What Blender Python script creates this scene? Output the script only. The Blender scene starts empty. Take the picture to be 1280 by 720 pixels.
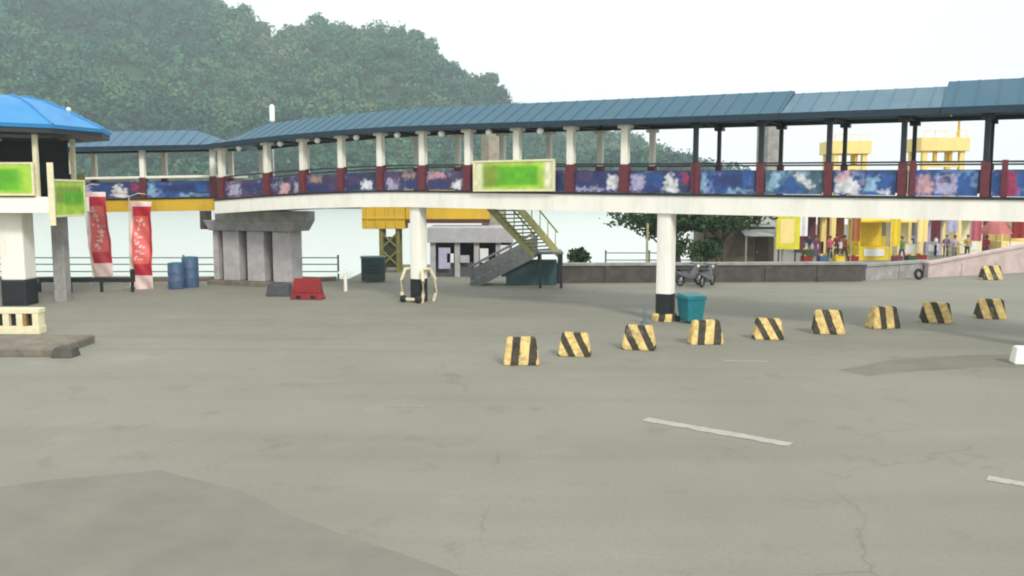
import bpy, bmesh, math, random
import numpy as np
from mathutils import Vector, Matrix
random.seed(7); rng = np.random.default_rng(11)
sc = bpy.context.scene
C = sc.collection
R = math.radians

# ------------------------------------------------------------------ camera
F = 1100.0; CAMZ = 4.8; PITCH = math.atan(115/1100)
cam = bpy.data.cameras.new('camera'); camo = bpy.data.objects.new('camera', cam); C.objects.link(camo)
camo.location = (0, 0, CAMZ); camo.rotation_euler = (math.pi/2-PITCH, 0, 0)
cam.sensor_width = 36; cam.lens = F/1280*36; cam.clip_end = 9000; cam.clip_start = .1
sc.camera = camo
# ------------------------------------------------------------------ light
SUN_EL, SUN_AZ = 38, 155        # the sun stands behind the camera, to the right (azimuth clockwise from +Y)
w = bpy.data.worlds.new('World'); sc.world = w; w.use_nodes = True
nt = w.node_tree; nt.nodes.clear()
out = nt.nodes.new('ShaderNodeOutputWorld'); bg = nt.nodes.new('ShaderNodeBackground')
sky = nt.nodes.new('ShaderNodeTexSky'); sky.sky_type = 'NISHITA'; sky.sun_disc = False
sky.sun_elevation = R(SUN_EL); sky.sun_rotation = R(SUN_AZ); sky.dust_density = 4; sky.air_density = 1.2
mix = nt.nodes.new('ShaderNodeMix'); mix.data_type = 'RGBA'
tc = nt.nodes.new('ShaderNodeTexCoord'); mp = nt.nodes.new('ShaderNodeMapping'); mp.inputs['Scale'].default_value = (1, 1, 2.5)
nz = nt.nodes.new('ShaderNodeTexNoise'); nz.inputs['Scale'].default_value = 1.3; nz.inputs['Detail'].default_value = 4
mr = nt.nodes.new('ShaderNodeMapRange'); mr.inputs['From Min'].default_value = .3; mr.inputs['From Max'].default_value = .7
mr.inputs['To Min'].default_value = .80; mr.inputs['To Max'].default_value = .96
nt.links.new(tc.outputs['Generated'], mp.inputs['Vector']); nt.links.new(mp.outputs['Vector'], nz.inputs['Vector'])
nt.links.new(nz.outputs['Fac'], mr.inputs['Value']); nt.links.new(mr.outputs['Result'], mix.inputs['Factor'])
nt.links.new(sky.outputs['Color'], mix.inputs['A']); mix.inputs['B'].default_value = (8.9, 9.15, 9.2, 1)
nt.links.new(mix.outputs['Result'], bg.inputs['Color']); bg.inputs['Strength'].default_value = .11
nt.links.new(bg.outputs['Background'], out.inputs['Surface'])
sd = bpy.data.lights.new('sun', 'SUN'); so = bpy.data.objects.new('sun', sd); C.objects.link(so)
sd.energy = 1.5; sd.angle = R(10); sd.color = (1, .95, .86)
so.rotation_euler = (R(90-SUN_EL), 0, R(180-SUN_AZ)+0)
_d = Vector((math.sin(R(SUN_AZ))*math.cos(R(SUN_EL)), math.cos(R(SUN_AZ))*math.cos(R(SUN_EL)), math.sin(R(SUN_EL))))
so.rotation_euler = _d.to_track_quat('Z', 'Y').to_euler()
vs = sc.view_settings; vs.view_transform = 'Standard'; vs.look = 'None'; vs.exposure = 0.62; vs.gamma = 1; vs.use_curve_mapping = False
sc.cycles.volume_bounces = 0
sc.cycles.max_bounces = 6
sc.cycles.filter_width = 2.0

# ------------------------------------------------------------------ measuring helpers
def ray(px, py):
    a, b = (px-640)/F, (360-py)/F
    return Vector((a, math.cos(PITCH)+b*math.sin(PITCH), -math.sin(PITCH)+b*math.cos(PITCH)))
def G(px, py, z=0.0):
    d = ray(px, py); t = (z-CAMZ)/d.z
    return Vector((d.x*t, d.y*t, z))
def D(px, py, Y):
    d = ray(px, py); t = Y/d.y
    return Vector((d.x*t, Y, CAMZ+d.z*t))

# ------------------------------------------------------------------ materials
MATS = {}
def mat(name, col, rough=.75, var=.18, scale=3.0, metal=0.0, bump=.0, spec=.4):
    if name in MATS: return MATS[name]
    m = bpy.data.materials.new(name); m.use_nodes = True; n = m.node_tree; b = n.nodes['Principled BSDF']
    b.inputs['Roughness'].default_value = rough; b.inputs['Metallic'].default_value = metal; b.inputs['Specular IOR Level'].default_value = spec
    t = n.nodes.new('ShaderNodeTexCoord'); z1 = n.nodes.new('ShaderNodeTexNoise'); z1.inputs['Scale'].default_value = scale; z1.inputs['Detail'].default_value = 6
    z1.inputs['Roughness'].default_value = .65
    r = n.nodes.new('ShaderNodeValToRGB'); r.color_ramp.elements[0].position = .3; r.color_ramp.elements[1].position = .72
    lo = [c*(1-var) for c in col]; hi = [min(1, c*(1+var*.6)) for c in col]
    r.color_ramp.elements[0].color = (*lo, 1); r.color_ramp.elements[1].color = (*hi, 1)
    n.links.new(t.outputs['Object'], z1.inputs['Vector']); n.links.new(z1.outputs['Fac'], r.inputs['Fac']); n.links.new(r.outputs['Color'], b.inputs['Base Color'])
    if bump:
        bp = n.nodes.new('ShaderNodeBump'); bp.inputs['Strength'].default_value = bump; bp.inputs['Distance'].default_value = .02
        z2 = n.nodes.new('ShaderNodeTexNoise'); z2.inputs['Scale'].default_value = scale*9; z2.inputs['Detail'].default_value = 4
        n.links.new(t.outputs['Object'], z2.inputs['Vector']); n.links.new(z2.outputs['Fac'], bp.inputs['Height']); n.links.new(bp.outputs['Normal'], b.inputs['Normal'])
    MATS[name] = m; return m
def weathered(name, col, dirt, amount=.5, scale=1.2, rough=.7, stretch=(1, 1, .25)):
    """paint with long dirt streaks"""
    if name in MATS: return MATS[name]
    m = bpy.data.materials.new(name); m.use_nodes = True; n = m.node_tree; b = n.nodes['Principled BSDF']
    b.inputs['Roughness'].default_value = rough; b.inputs['Specular IOR Level'].default_value = .35
    t = n.nodes.new('ShaderNodeTexCoord'); q = n.nodes.new('ShaderNodeMapping'); q.inputs['Scale'].default_value = stretch
    z1 = n.nodes.new('ShaderNodeTexNoise'); z1.inputs['Scale'].default_value = scale; z1.inputs['Detail'].default_value = 8; z1.inputs['Roughness'].default_value = .7
    r = n.nodes.new('ShaderNodeMapRange'); r.inputs['From Min'].default_value = .46; r.inputs['From Max'].default_value = .74; r.inputs['To Max'].default_value = amount
    x = n.nodes.new('ShaderNodeMix'); x.data_type = 'RGBA'; x.inputs['A'].default_value = (*col, 1); x.inputs['B'].default_value = (*dirt, 1)
    n.links.new(t.outputs['Object'], q.inputs['Vector']); n.links.new(q.outputs['Vector'], z1.inputs['Vector']); n.links.new(z1.outputs['Fac'], r.inputs['Value'])
    n.links.new(r.outputs['Result'], x.inputs['Factor']); n.links.new(x.outputs['Result'], b.inputs['Base Color'])
    MATS[name] = m; return m
white = weathered('white_paint', (.84, .82, .74), (.42, .40, .33), .35)
white_post = weathered('white_post_paint', (.82, .80, .70), (.45, .42, .34), .3)
maroon = mat('maroon_paint', (.13, .025, .035), .55, .3, 5)
dark_steel = mat('dark_steel', (.018, .022, .028), .5, .3, 5)
black_paint = mat('black_paint', (.013, .016, .02), .6, .4, 6)
roof_blue = weathered('roof_sheet_blue', (.030, .100, .150), (.055, .105, .13), .7, .6, .5, (1, 1, 1))
roof_glare = weathered('roof_sheet_glare', (.075, .150, .205), (.15, .22, .26), .7, .6, .5, (1, 1, 1))  # glare on the middle roof is painted into this paler sheet colour
roof_slate = weathered('roof_sheet_slate', (.06, .135, .21), (.10, .16, .2), .6, .6, .5, (1, 1, 1))
roof_bright = weathered('roof_sheet_bright_blue', (.03, .22, .50), (.07, .30, .52), .6, .9, .45, (1, 1, 1))
concrete = mat('concrete', (.30, .295, .28), .9, .35, 1.6, bump=.3)
concrete_dark = mat('concrete_dark', (.085, .077, .066), .9, .4, 2.0, bump=.3)
concrete_brown = mat('concrete_brown', (.19, .165, .13), .9, .4, 2.0, bump=.3)
yellow = weathered('yellow_paint', (.62, .40, .03), (.30, .17, .03), .6)
pale_yellow = weathered('pale_yellow_paint', (.80, .64, .25), (.55, .42, .16), .5)
navy = mat('navy_panel', (.045, .06, .16), .6, .25, 3)
blue = mat('blue_panel', (.035, .09, .24), .55, .25, 3)
teal_grey = mat('teal_grey_panel', (.10, .19, .22), .6, .25, 3)
mauve = mat('mauve_panel', (.13, .09, .15), .6, .3, 3)
lilac = mat('lilac_print', (.42, .40, .55), .6, .2, 3)
pinkish = mat('pink_print', (.60, .38, .40), .6, .2, 3)
whiteprint = mat('white_print', (.72, .72, .72), .6, .1, 3)
skyprint = mat('pale_blue_print', (.28, .45, .60), .6, .2, 3)
red_print = mat('red_print', (.45, .03, .08), .6, .2, 3)
tan_print = mat('tan_print', (.40, .28, .2), .6, .25, 3)
green_board = mat('green_board', (.12, .42, .012), .5, .25, 2)
lime = mat('lime_board', (.38, .58, .05), .5, .25, 2)
cream = mat('cream_paint', (.74, .68, .46), .6, .15, 4)
olive = mat('olive_paint', (.20, .19, .06), .6, .3, 3)
stair_grey = mat('grey_steel_plate', (.15, .165, .165), .55, .25, 3)
globe_m = mat('lamp_glass', (.85, .86, .84), .25, .03, 4)
teal = mat('teal_plastic', (.01, .17, .20), .45, .25, 5)
teal_rail = mat('teal_rail_paint', (.10, .20, .20), .55, .3, 5)
rubber = mat('rubber', (.018, .018, .018), .8, .3, 8)
chrome = mat('steel', (.5, .5, .5), .35, .1, 8, metal=.8)
redplastic = mat('red_plastic', (.24, .012, .014), .5, .25, 4)
banner_pink = mat('banner_pink_cloth', (.82, .50, .47), .85, .15, 2)
banner_red = mat('banner_red_cloth', (.62, .035, .055), .85, .2, 2)
banner_coral = mat('banner_coral_cloth', (.75, .20, .17), .85, .2, 2)
grey_wall = mat('grey_wall_paint', (.42, .41, .42), .8, .2, 1.5)
brown_wall = mat('brown_wall', (.16, .13, .09), .85, .35, 2)
shade_dark = mat('interior_shade_paint', (.014, .014, .015), .9, .3, 3)  # near-black colour stands in for shade inside openings and gaps
pink_wall = mat('pink_wall_paint', (.50, .40, .38), .85, .25, 1.2, bump=.2)
galv = mat('galvanised_sheet', (.34, .35, .34), .6, .3, 2)
line_paint = weathered('line_paint', (.38, .375, .325), (.24, .235, .188), 1.0, 5, .8, (1, 1, 1))

def stripes(name, slant, phase, period=.5):
    m = bpy.data.materials.new(name); m.use_nodes = True; n = m.node_tree; b = n.nodes['Principled BSDF']; b.inputs['Roughness'].default_value = .8
    t = n.nodes.new('ShaderNodeTexCoord'); s = n.nodes.new('ShaderNodeSeparateXYZ'); n.links.new(t.outputs['Object'], s.inputs[0])
    def M(op, a, bb):
        q = n.nodes.new('ShaderNodeMath'); q.operation = op
        for i, v in enumerate((a, bb)):
            if isinstance(v, (int, float)): q.inputs[i].default_value = v
            else: n.links.new(v, q.inputs[i])
        return q.outputs[0]
    nz = n.nodes.new('ShaderNodeTexNoise'); nz.inputs['Scale'].default_value = 7; nz.inputs['Detail'].default_value = 5; oi = n.nodes.new('ShaderNodeObjectInfo'); va = n.nodes.new('ShaderNodeVectorMath'); va.operation = 'ADD'; sc3 = n.nodes.new('ShaderNodeVectorMath'); sc3.operation = 'SCALE'; sc3.inputs[0].default_value = (37, 53, 29); n.links.new(oi.outputs['Random'], sc3.inputs['Scale'])
    n.links.new(t.outputs['Object'], va.inputs[0]); n.links.new(sc3.outputs[0], va.inputs[1]); n.links.new(va.outputs[0], nz.inputs['Vector'])
    n2 = n.nodes.new('ShaderNodeTexNoise'); n2.inputs['Scale'].default_value = 2.2; n2.inputs['Detail'].default_value = 7; n2.inputs['Roughness'].default_value = .75; n.links.new(va.outputs[0], n2.inputs['Vector'])
    chip = n.nodes.new('ShaderNodeMapRange'); chip.inputs['From Min'].default_value = .56; chip.inputs['From Max'].default_value = .66; chip.inputs['To Max'].default_value = .75; n.links.new(n2.outputs['Fac'], chip.inputs['Value'])
    v = M('ADD', M('ADD', s.outputs[0], M('MULTIPLY', s.outputs[2], slant)), phase)
    v = M('ADD', v, M('MULTIPLY', nz.outputs['Fac'], .06))
    v = M('FRACT', M('DIVIDE', v, period), 0)
    v = M('LESS_THAN', v, .46)
    def ramp(a, c):
        r = n.nodes.new('ShaderNodeValToRGB'); r.color_ramp.elements[0].position = .32; r.color_ramp.elements[1].position = .62
        r.color_ramp.elements[0].color = (*a, 1); r.color_ramp.elements[1].color = (*c, 1); n.links.new(nz.outputs['Fac'], r.inputs['Fac']); return r.outputs['Color']
    x = n.nodes.new('ShaderNodeMix'); x.data_type = 'RGBA'; n.links.new(v, x.inputs['Factor'])
    n.links.new(ramp((.46, .32, .11), (.74, .56, .22)), x.inputs['A']); n.links.new(ramp((.02, .018, .012), (.06, .05, .03)), x.inputs['B'])
    y = n.nodes.new('ShaderNodeMix'); y.data_type = 'RGBA'; n.links.new(chip.outputs['Result'], y.inputs['Factor']); n.links.new(x.outputs['Result'], y.inputs['A']); y.inputs['B'].default_value = (.19, .165, .12, 1)
    n.links.new(y.outputs['Result'], b.inputs['Base Color']); return m
STR = [stripes('stripe_paint_straight', -.12, .3), stripes('stripe_paint_leaning', .55, .12), stripes('stripe_paint_curved', .35, .42), stripes('stripe_paint_upright', .05, .2)]

# ------------------------------------------------------------------ mesh helpers
class MB:
    def __init__(s): s.v = []; s.f = []; s.m = []; s.mats = []
    def mi(s, m):
        if m not in s.mats: s.mats.append(m)
        return s.mats.index(m)
    def add(s, vs, fs, m):
        o = len(s.v); s.v += [tuple(v) for v in vs]; k = s.mi(m)
        for f in fs: s.f.append([o+i for i in f]); s.m.append(k)
    def box(s, lo, hi, m):
        x0, y0, z0 = lo; x1, y1, z1 = hi
        s.add([(x0,y0,z0),(x1,y0,z0),(x1,y1,z0),(x0,y1,z0),(x0,y0,z1),(x1,y0,z1),(x1,y1,z1),(x0,y1,z1)],
              [(0,3,2,1),(4,5,6,7),(0,1,5,4),(1,2,6,5),(2,3,7,6),(3,0,4,7)], m)
    def hexa(s, p, m): s.add(p, [(0,3,2,1),(4,5,6,7),(0,1,5,4),(1,2,6,5),(2,3,7,6),(3,0,4,7)], m)
    def tube(s, pts, r, m, n=8, cap=True):
        pts = [Vector(p) for p in pts]; rs = r if isinstance(r, (list, tuple)) else [r]*len(pts)
        vs, fs = [], []
        for i, p in enumerate(pts):
            d = (pts[min(i+1, len(pts)-1)]-pts[max(i-1, 0)]).normalized()
            a = d.cross(Vector((0, 0, 1)))
            if a.length < .05: a = d.cross(Vector((0, 1, 0)))
            a.normalize(); b = a.cross(d)
            for k in range(n):
                t = 2*math.pi*k/n; vs.append(p+(a*math.cos(t)+b*math.sin(t))*rs[i])
        for i in range(len(pts)-1):
            for k in range(n): fs.append((i*n+k, i*n+(k+1) % n, (i+1)*n+(k+1) % n, (i+1)*n+k))
        if cap: fs.append(tuple(range(n-1, -1, -1))); fs.append(tuple((len(pts)-1)*n+k for k in range(n)))
        s.add(vs, fs, m)
    def sweep(s, rings, m, cap=True):
        n = len(rings[0]); vs = [p for r in rings for p in r]; fs = []
        for i in range(len(rings)-1):
            for k in range(n): fs.append((i*n+k, i*n+(k+1) % n, (i+1)*n+(k+1) % n, (i+1)*n+k))
        if cap: fs.append(tuple(range(n-1, -1, -1))); fs.append(tuple((len(rings)-1)*n+k for k in range(n)))
        s.add(vs, fs, m)
    def lathe(s, c, prof, m, n=16):
        rings = [[(c[0]+r*math.cos(2*math.pi*k/n), c[1]+r*math.sin(2*math.pi*k/n), c[2]+z) for k in range(n)] for r, z in prof]
        s.sweep(rings, m)
    def ball(s, c, r, m, n=12, k=8):
        rx, ry, rz = r if isinstance(r, tuple) else (r, r, r)
        rings = []
        for i in range(k+1):
            a = -math.pi/2+math.pi*i/k; cr = max(.02, math.cos(a))
            rings.append([(c[0]+rx*cr*math.cos(2*math.pi*j/n), c[1]+ry*cr*math.sin(2*math.pi*j/n), c[2]+rz*math.sin(a)) for j in range(n)])
        s.sweep(rings, m)
    def build(s, name, parent=None, bevel=0, smooth=False, loc=None):
        me = bpy.data.meshes.new(name); me.from_pydata(s.v, [], s.f); 
        for m in s.mats: me.materials.append(m)
        me.polygons.foreach_set('material_index', s.m)
        bm = bmesh.new(); bm.from_mesh(me); bmesh.ops.recalc_face_normals(bm, faces=bm.faces[:])
        bm.to_mesh(me); bm.free()
        if smooth:
            me.polygons.foreach_set('use_smooth', [True]*len(me.polygons)); me.set_sharp_from_angle(angle=R(40))
        o = bpy.data.objects.new(name, me); C.objects.link(o)
        if bevel:
            b = o.modifiers.new('bevel', 'BEVEL'); b.width = bevel; b.segments = 2; b.limit_method = 'ANGLE'
        if parent: o.parent = parent
        if loc: o.location = loc
        return o
def tag(o, label=None, cat=None, group=None, kind=None):
    for k, v in (('label', label), ('category', cat), ('group', group), ('kind', kind)):
        if v: o[k] = v
    return o
def thing(name, loc, rz, label, cat, group=None):
    o = bpy.data.objects.new(name, None); o.empty_display_size = .3; C.objects.link(o); o.location = loc; o.rotation_euler = (0, 0, rz)
    return tag(o, label, cat, group)
def copy_tree(o, parent=None):
    c = o.copy(); C.objects.link(c)
    if parent: c.parent = parent
    for ch in list(o.children): copy_tree(ch, c)
    return c
def part1(name, parent, fn, *a, bevel=0, smooth=False):
    b = MB(); fn(b, *a); return b.build(name, parent, bevel, smooth)
def boxpart(name, parent, lo, hi, m, bevel=0):
    b = MB(); b.box(lo, hi, m); return b.build(name, parent, bevel)
def tubepart(name, parent, pts, r, m, n=8):
    b = MB(); b.tube(pts, r, m, n); return b.build(name, parent, 0, True)

# ================================================================== SETTING
# ground sheet with quay walls
def ground_material():
    m = bpy.data.materials.new('yard_concrete'); m.use_nodes = True; n = m.node_tree; b = n.nodes['Principled BSDF']
    b.inputs['Roughness'].default_value = .85; b.inputs['Specular IOR Level'].default_value = .25
    t = n.nodes.new('ShaderNodeTexCoord')
    def noise(sc_, det, rough=.6, vec=None, dist=0):
        z = n.nodes.new('ShaderNodeTexNoise'); z.inputs['Scale'].default_value = sc_; z.inputs['Detail'].default_value = det; z.inputs['Roughness'].default_value = rough
        z.inputs['Distortion'].default_value = dist
        n.links.new(vec or t.outputs['Object'], z.inputs['Vector']); return z.outputs['Fac']
    def ramp(v, p0, p1, c0, c1):
        r = n.nodes.new('ShaderNodeValToRGB'); e = r.color_ramp.elements; e[0].position = p0; e[1].position = p1
        e[0].color = (*c0, 1); e[1].color = (*c1, 1); n.links.new(v, r.inputs['Fac']); return r.outputs['Color']
    def mixc(a, c, fac, mode='MIX'):
        x = n.nodes.new('ShaderNodeMix'); x.data_type = 'RGBA'; x.blend_type = mode
        if isinstance(fac, float): x.inputs['Factor'].default_value = fac
        else: n.links.new(fac, x.inputs['Factor'])
        for k, v in (('A', a), ('B', c)):
            if isinstance(v, tuple): x.inputs[k].default_value = (*v, 1)
            else: n.links.new(v, x.inputs[k])
        return x.outputs['Result']
    base = ramp(noise(.14, 5, .55), .3, .7, (.210, .206, .168), (.256, .251, .206))
    fine = ramp(noise(14, 10, .85), .3, .7, (.80, .80, .80), (1.12, 1.12, 1.12))
    col = mixc(base, fine, 1.0, 'MULTIPLY')
    # wheel-dirt bands swept across the yard, and oil spots
    mp = n.nodes.new('ShaderNodeMapping'); mp.inputs['Rotation'].default_value = (0, 0, R(-24)); mp.inputs['Scale'].default_value = (.05, .5, 1)
    n.links.new(t.outputs['Object'], mp.inputs['Vector'])
    band = ramp(noise(1.0, 4, .5, mp.outputs['Vector'], .6), .5, .68, (1, 1, 1), (.91, .91, .90))
    col = mixc(col, band, 1.0, 'MULTIPLY')
    spot = ramp(noise(.8, 6, .65), .58, .74, (1, 1, 1), (.80, .78, .75))
    col = mixc(col, spot, 1.0, 'MULTIPLY')
    pale = ramp(noise(.5, 3, .5, None, .4), .62, .75, (1, 1, 1), (1.09, 1.1, 1.13))
    col = mixc(col, pale, 1.0, 'MULTIPLY')
    # cracks
    vz = n.nodes.new('ShaderNodeTexNoise'); vz.inputs['Scale'].default_value = .9; vz.inputs['Detail'].default_value = 5; n.links.new(t.outputs['Object'], vz.inputs['Vector'])
    vm = n.nodes.new('ShaderNodeMix'); vm.data_type = 'RGBA'; vm.blend_type = 'LINEAR_LIGHT'; vm.inputs['Factor'].default_value = .5
    n.links.new(t.outputs['Object'], vm.inputs['A']); n.links.new(vz.outputs['Color'], vm.inputs['B'])
    vo = n.nodes.new('ShaderNodeTexVoronoi'); vo.feature = 'DISTANCE_TO_EDGE'; vo.inputs['Scale'].default_value = .16; n.links.new(vm.outputs['Result'], vo.inputs['Vector'])
    crack = ramp(vo.outputs['Distance'], .0, .005, (.80, .79, .77), (1, 1, 1))
    col = mixc(col, crack, ramp(noise(.3, 2), .5, .6, (0, 0, 0), (1, 1, 1)), 'MULTIPLY')
    n.links.new(col, b.inputs['Base Color'])
    bp = n.nodes.new('ShaderNodeBump'); bp.inputs['Strength'].default_value = .35; bp.inputs['Distance'].default_value = .01
    n.links.new(noise(25, 6, .7), bp.inputs['Height']); n.links.new(bp.outputs['Normal'], b.inputs['Normal'])
    return m
gm = ground_material()
shore = [(-160,-40),(160,-40),(160,150),(31,150),(11.2,53),(5.2,53),(5.2,62),(-9.5,62),(-9.5,51),(-160,51)]
b = MB(); n_ = len(shore)
b.add([(x,y,0) for x,y in shore]+[(x,y,-3.2) for x,y in shore], [tuple(range(n_))]+[(i,(i+1)%n_,n_+(i+1)%n_,n_+i) for i in range(n_)], gm)
tag(b.build('ground'), kind='structure')
# darker resurfaced area bottom left (4 mm sheet)
patch_m = mat('worn_patch_concrete', (.186, .183, .148), .9, .14, .8, bump=.3)
def sheet(name, pix, m, z, jitter=0):
    pts = []
    for i, p in enumerate(pix):
        q = pix[(i+1) % len(pix)]; A = G(*p, z); B = G(*q, z); k = max(1, int((B-A).length/.35)) if jitter else 1
        for j in range(k):
            P = A.lerp(B, j/k)
            if jitter: P += Vector((random.uniform(-1,1), random.uniform(-1,1), 0))*jitter
            pts.append((P.x, P.y, z))
    bb = MB(); bb.add(pts, [tuple(range(len(pts)))], m); return tag(bb.build(name), kind='structure')
sheet('worn_patch', [(-60, 615), (60, 600), (200, 588), (300, 612), (380, 650), (470, 682), (560, 712), (640, 760), (-60, 800)], patch_m, .004, .035)
sheet('tyre_stain', [(1050, 462), (1120, 449), (1200, 444), (1300, 442), (1300, 458), (1210, 460), (1140, 464), (1085, 470)], mat('stain_concrete', (.180, .175, .138), .9, .2, .7), .004, .06)
def line(p, q, wd):
    A, B = G(*p), G(*q); d = (B-A).normalized(); s = Vector((-d.y, d.x, 0))*wd/2
    bb = MB(); N = 24
    l = [A.lerp(B, i/N)-s*random.uniform(.75, 1.1) for i in range(N+1)]; r = [A.lerp(B, i/N)+s*random.uniform(.75, 1.1) for i in range(N+1)]
    bb.add([(v.x, v.y, .008) for v in l]+[(v.x, v.y, .008) for v in r], [(i, i+1, N+2+i, N+1+i) for i in range(N)], line_paint)
    return tag(bb.build('road_marking'), kind='structure')
line((806, 524), (988, 556), .34); line((1234, 598), (1330, 614), .3); line((905, 451), (960, 452), .12); line((485, 508), (530, 508), .05)

# sea
def water():
    m = bpy.data.materials.new('sea_water'); m.use_nodes = True; n = m.node_tree; b = n.nodes['Principled BSDF']
    b.inputs['Base Color'].default_value = (.62, .67, .62, 1); b.inputs['Roughness'].default_value = .35; b.inputs['IOR'].default_value = 1.33
    t = n.nodes.new('ShaderNodeTexCoord'); z = n.nodes.new('ShaderNodeTexNoise'); z.inputs['Scale'].default_value = .7; z.inputs['Detail'].default_value = 4
    mp = n.nodes.new('ShaderNodeMapping'); mp.inputs['Scale'].default_value = (.5, 1.4, 1); n.links.new(t.outputs['Object'], mp.inputs['Vector']); n.links.new(mp.outputs['Vector'], z.inputs['Vector'])
    bp = n.nodes.new('ShaderNodeBump'); bp.inputs['Strength'].default_value = .25; bp.inputs['Distance'].default_value = .12
    n.links.new(z.outputs['Fac'], bp.inputs['Height']); n.links.new(bp.outputs['Normal'], b.inputs['Normal']); return m
b = MB(); b.add([(-6000,-200,-.9),(6000,-200,-.9),(6000,7000,-.9),(-6000,7000,-.9)], [(0,1,2,3)], water())
tag(b.build('sea'), kind='structure')

# ------------------------------------------------------------------ wooded hill
RY = 660.0
SKY = [(-420,-10),(-200,-30),(-50,-30),(100,-28),(200,-18),(262,0),(300,14),(338,40),(356,50),(372,44),(395,35),(430,35),(480,39),(523,47),(550,74),(590,103),(612,104),(634,132),(700,152),(745,162),(790,174),(830,194),(862,216),(905,243)]
sx = np.array([(p[0]-640)/F*RY for p in SKY]); sz = np.array([CAMZ+(245-p[1])/F*RY for p in SKY])
CROWN = 9.0
def vnoise(x, y, s, seed):
    x = np.asarray(x)/s; y = np.asarray(y)/s; xi = np.floor(x).astype(int); yi = np.floor(y).astype(int); fx = x-xi; fy = y-yi
    h = lambda a, b: np.modf(np.abs(np.sin(a*127.1+b*311.7+seed*74.7)*43758.5453))[0]
    fx = fx*fx*(3-2*fx); fy = fy*fy*(3-2*fy)
    return (h(xi,yi)*(1-fx)+h(xi+1,yi)*fx)*(1-fy)+(h(xi,yi+1)*(1-fx)+h(xi+1,yi+1)*fx)*fy
def hill(X, Y):
    X = np.asarray(X, float); Y = np.asarray(Y, float)
    Xr = X*RY/np.maximum(Y, 395)*.45+X*.55          # spurs fan out towards the shore
    H = np.interp(Xr, sx, sz, left=sz[0]*.9, right=0)-CROWN
    t = np.clip((Y-402)/(RY-402), 0, 1); back = np.clip((930-Y)/(930-RY), 0, 1)
    prof = np.where(Y < RY, t**.85, back**.8)
    und = (vnoise(X, Y, 64, 1)-.5)*36+(vnoise(X, Y, 26, 2)-.5)*13
    z = H*prof+und*np.clip(4*t*(1-t), 0, 1)
    return np.where(H*prof < .3, -3+H*prof*8, np.maximum(z, -3))
gx = np.arange(-570, 221, 9.0); gy = np.arange(385, 935, 9.0)
XX, YY = np.meshgrid(gx, gy); ZZ = hill(XX, YY)
nx, ny = len(gx), len(gy)
b = MB(); b.add([(XX[j,i], YY[j,i], ZZ[j,i]) for j in range(ny) for i in range(nx)], [(j*nx+i, j*nx+i+1, (j+1)*nx+i+1, (j+1)*nx+i) for j in range(ny-1) for i in range(nx-1)],
            mat('hill_undergrowth', (.030, .060, .022), .95, .4, .08))
tag(b.build('hill', smooth=True), kind='structure')

def leaf_material(name, ramp_cols):
    m = bpy.data.materials.new(name); m.use_nodes = True; n = m.node_tree; b = n.nodes['Principled BSDF']
    b.inputs['Roughness'].default_value = .65; b.inputs['Specular IOR Level'].default_value = .25
    a = n.nodes.new('ShaderNodeAttribute'); a.attribute_name = 'tint'
    r = n.nodes.new('ShaderNodeValToRGB'); e = r.color_ramp.elements
    while len(e) < len(ramp_cols): e.new(.5)
    for i, c in enumerate(ramp_cols): e[i].position = i/(len(ramp_cols)-1); e[i].color = (*c, 1)
    n.links.new(a.outputs['Fac'], r.inputs['Fac']); n.links.new(r.outputs['Color'], b.inputs['Base Color']); return m
leaf_far = leaf_material('forest_leaves', [(.006,.042,.030), (.012,.072,.044), (.026,.112,.056), (.07,.165,.06), (.13,.16,.08)])
leaf_near = leaf_material('leaves', [(.010,.026,.008), (.020,.050,.013), (.045,.085,.02)])
def leaf_mesh(name, cents, sizes, tints, m, parent=None, outward=None):
    """cents (n,3), one bent four-corner leaf spray each"""
    n = len(cents); u = rng.normal(size=(n,3)); u /= np.linalg.norm(u, axis=1, keepdims=True)
    if outward is not None:
        nn = outward+rng.normal(size=(n,3))*.38; nn /= np.linalg.norm(nn, axis=1, keepdims=True); u -= (u*nn).sum(1, keepdims=True)*nn; u /= np.linalg.norm(u, axis=1, keepdims=True)
        v = np.cross(nn, u)
    else: v = rng.normal(size=(n,3))
    v -= (v*u).sum(1, keepdims=True)*u; v /= np.linalg.norm(v, axis=1, keepdims=True)
    s = sizes[:,None]; asp = rng.uniform(.5, .9, (n,1))
    P = np.stack([cents-u*s, cents+v*s*asp+u*s*.1, cents+u*s*1.1, cents-v*s*asp*rng.uniform(.7,1.1,(n,1))], 1).reshape(-1, 3)
    me = bpy.data.meshes.new(name); me.vertices.add(4*n); me.vertices.foreach_set('co', P.astype(np.float32).ravel())
    me.loops.add(4*n); me.loops.foreach_set('vertex_index', np.arange(4*n, dtype=np.int32))
    me.polygons.add(n); me.polygons.foreach_set('loop_start', np.arange(0, 4*n, 4, dtype=np.int32)); me.polygons.foreach_set('loop_total', np.full(n, 4, dtype=np.int32))
    me.materials.append(m); a = me.attributes.new('tint', 'FLOAT', 'POINT'); a.data.foreach_set('value', np.repeat(tints, 4).astype(np.float32))
    me.update(); me.validate(); o = bpy.data.objects.new(name, me); C.objects.link(o)
    if parent: o.parent = parent
    return o
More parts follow.
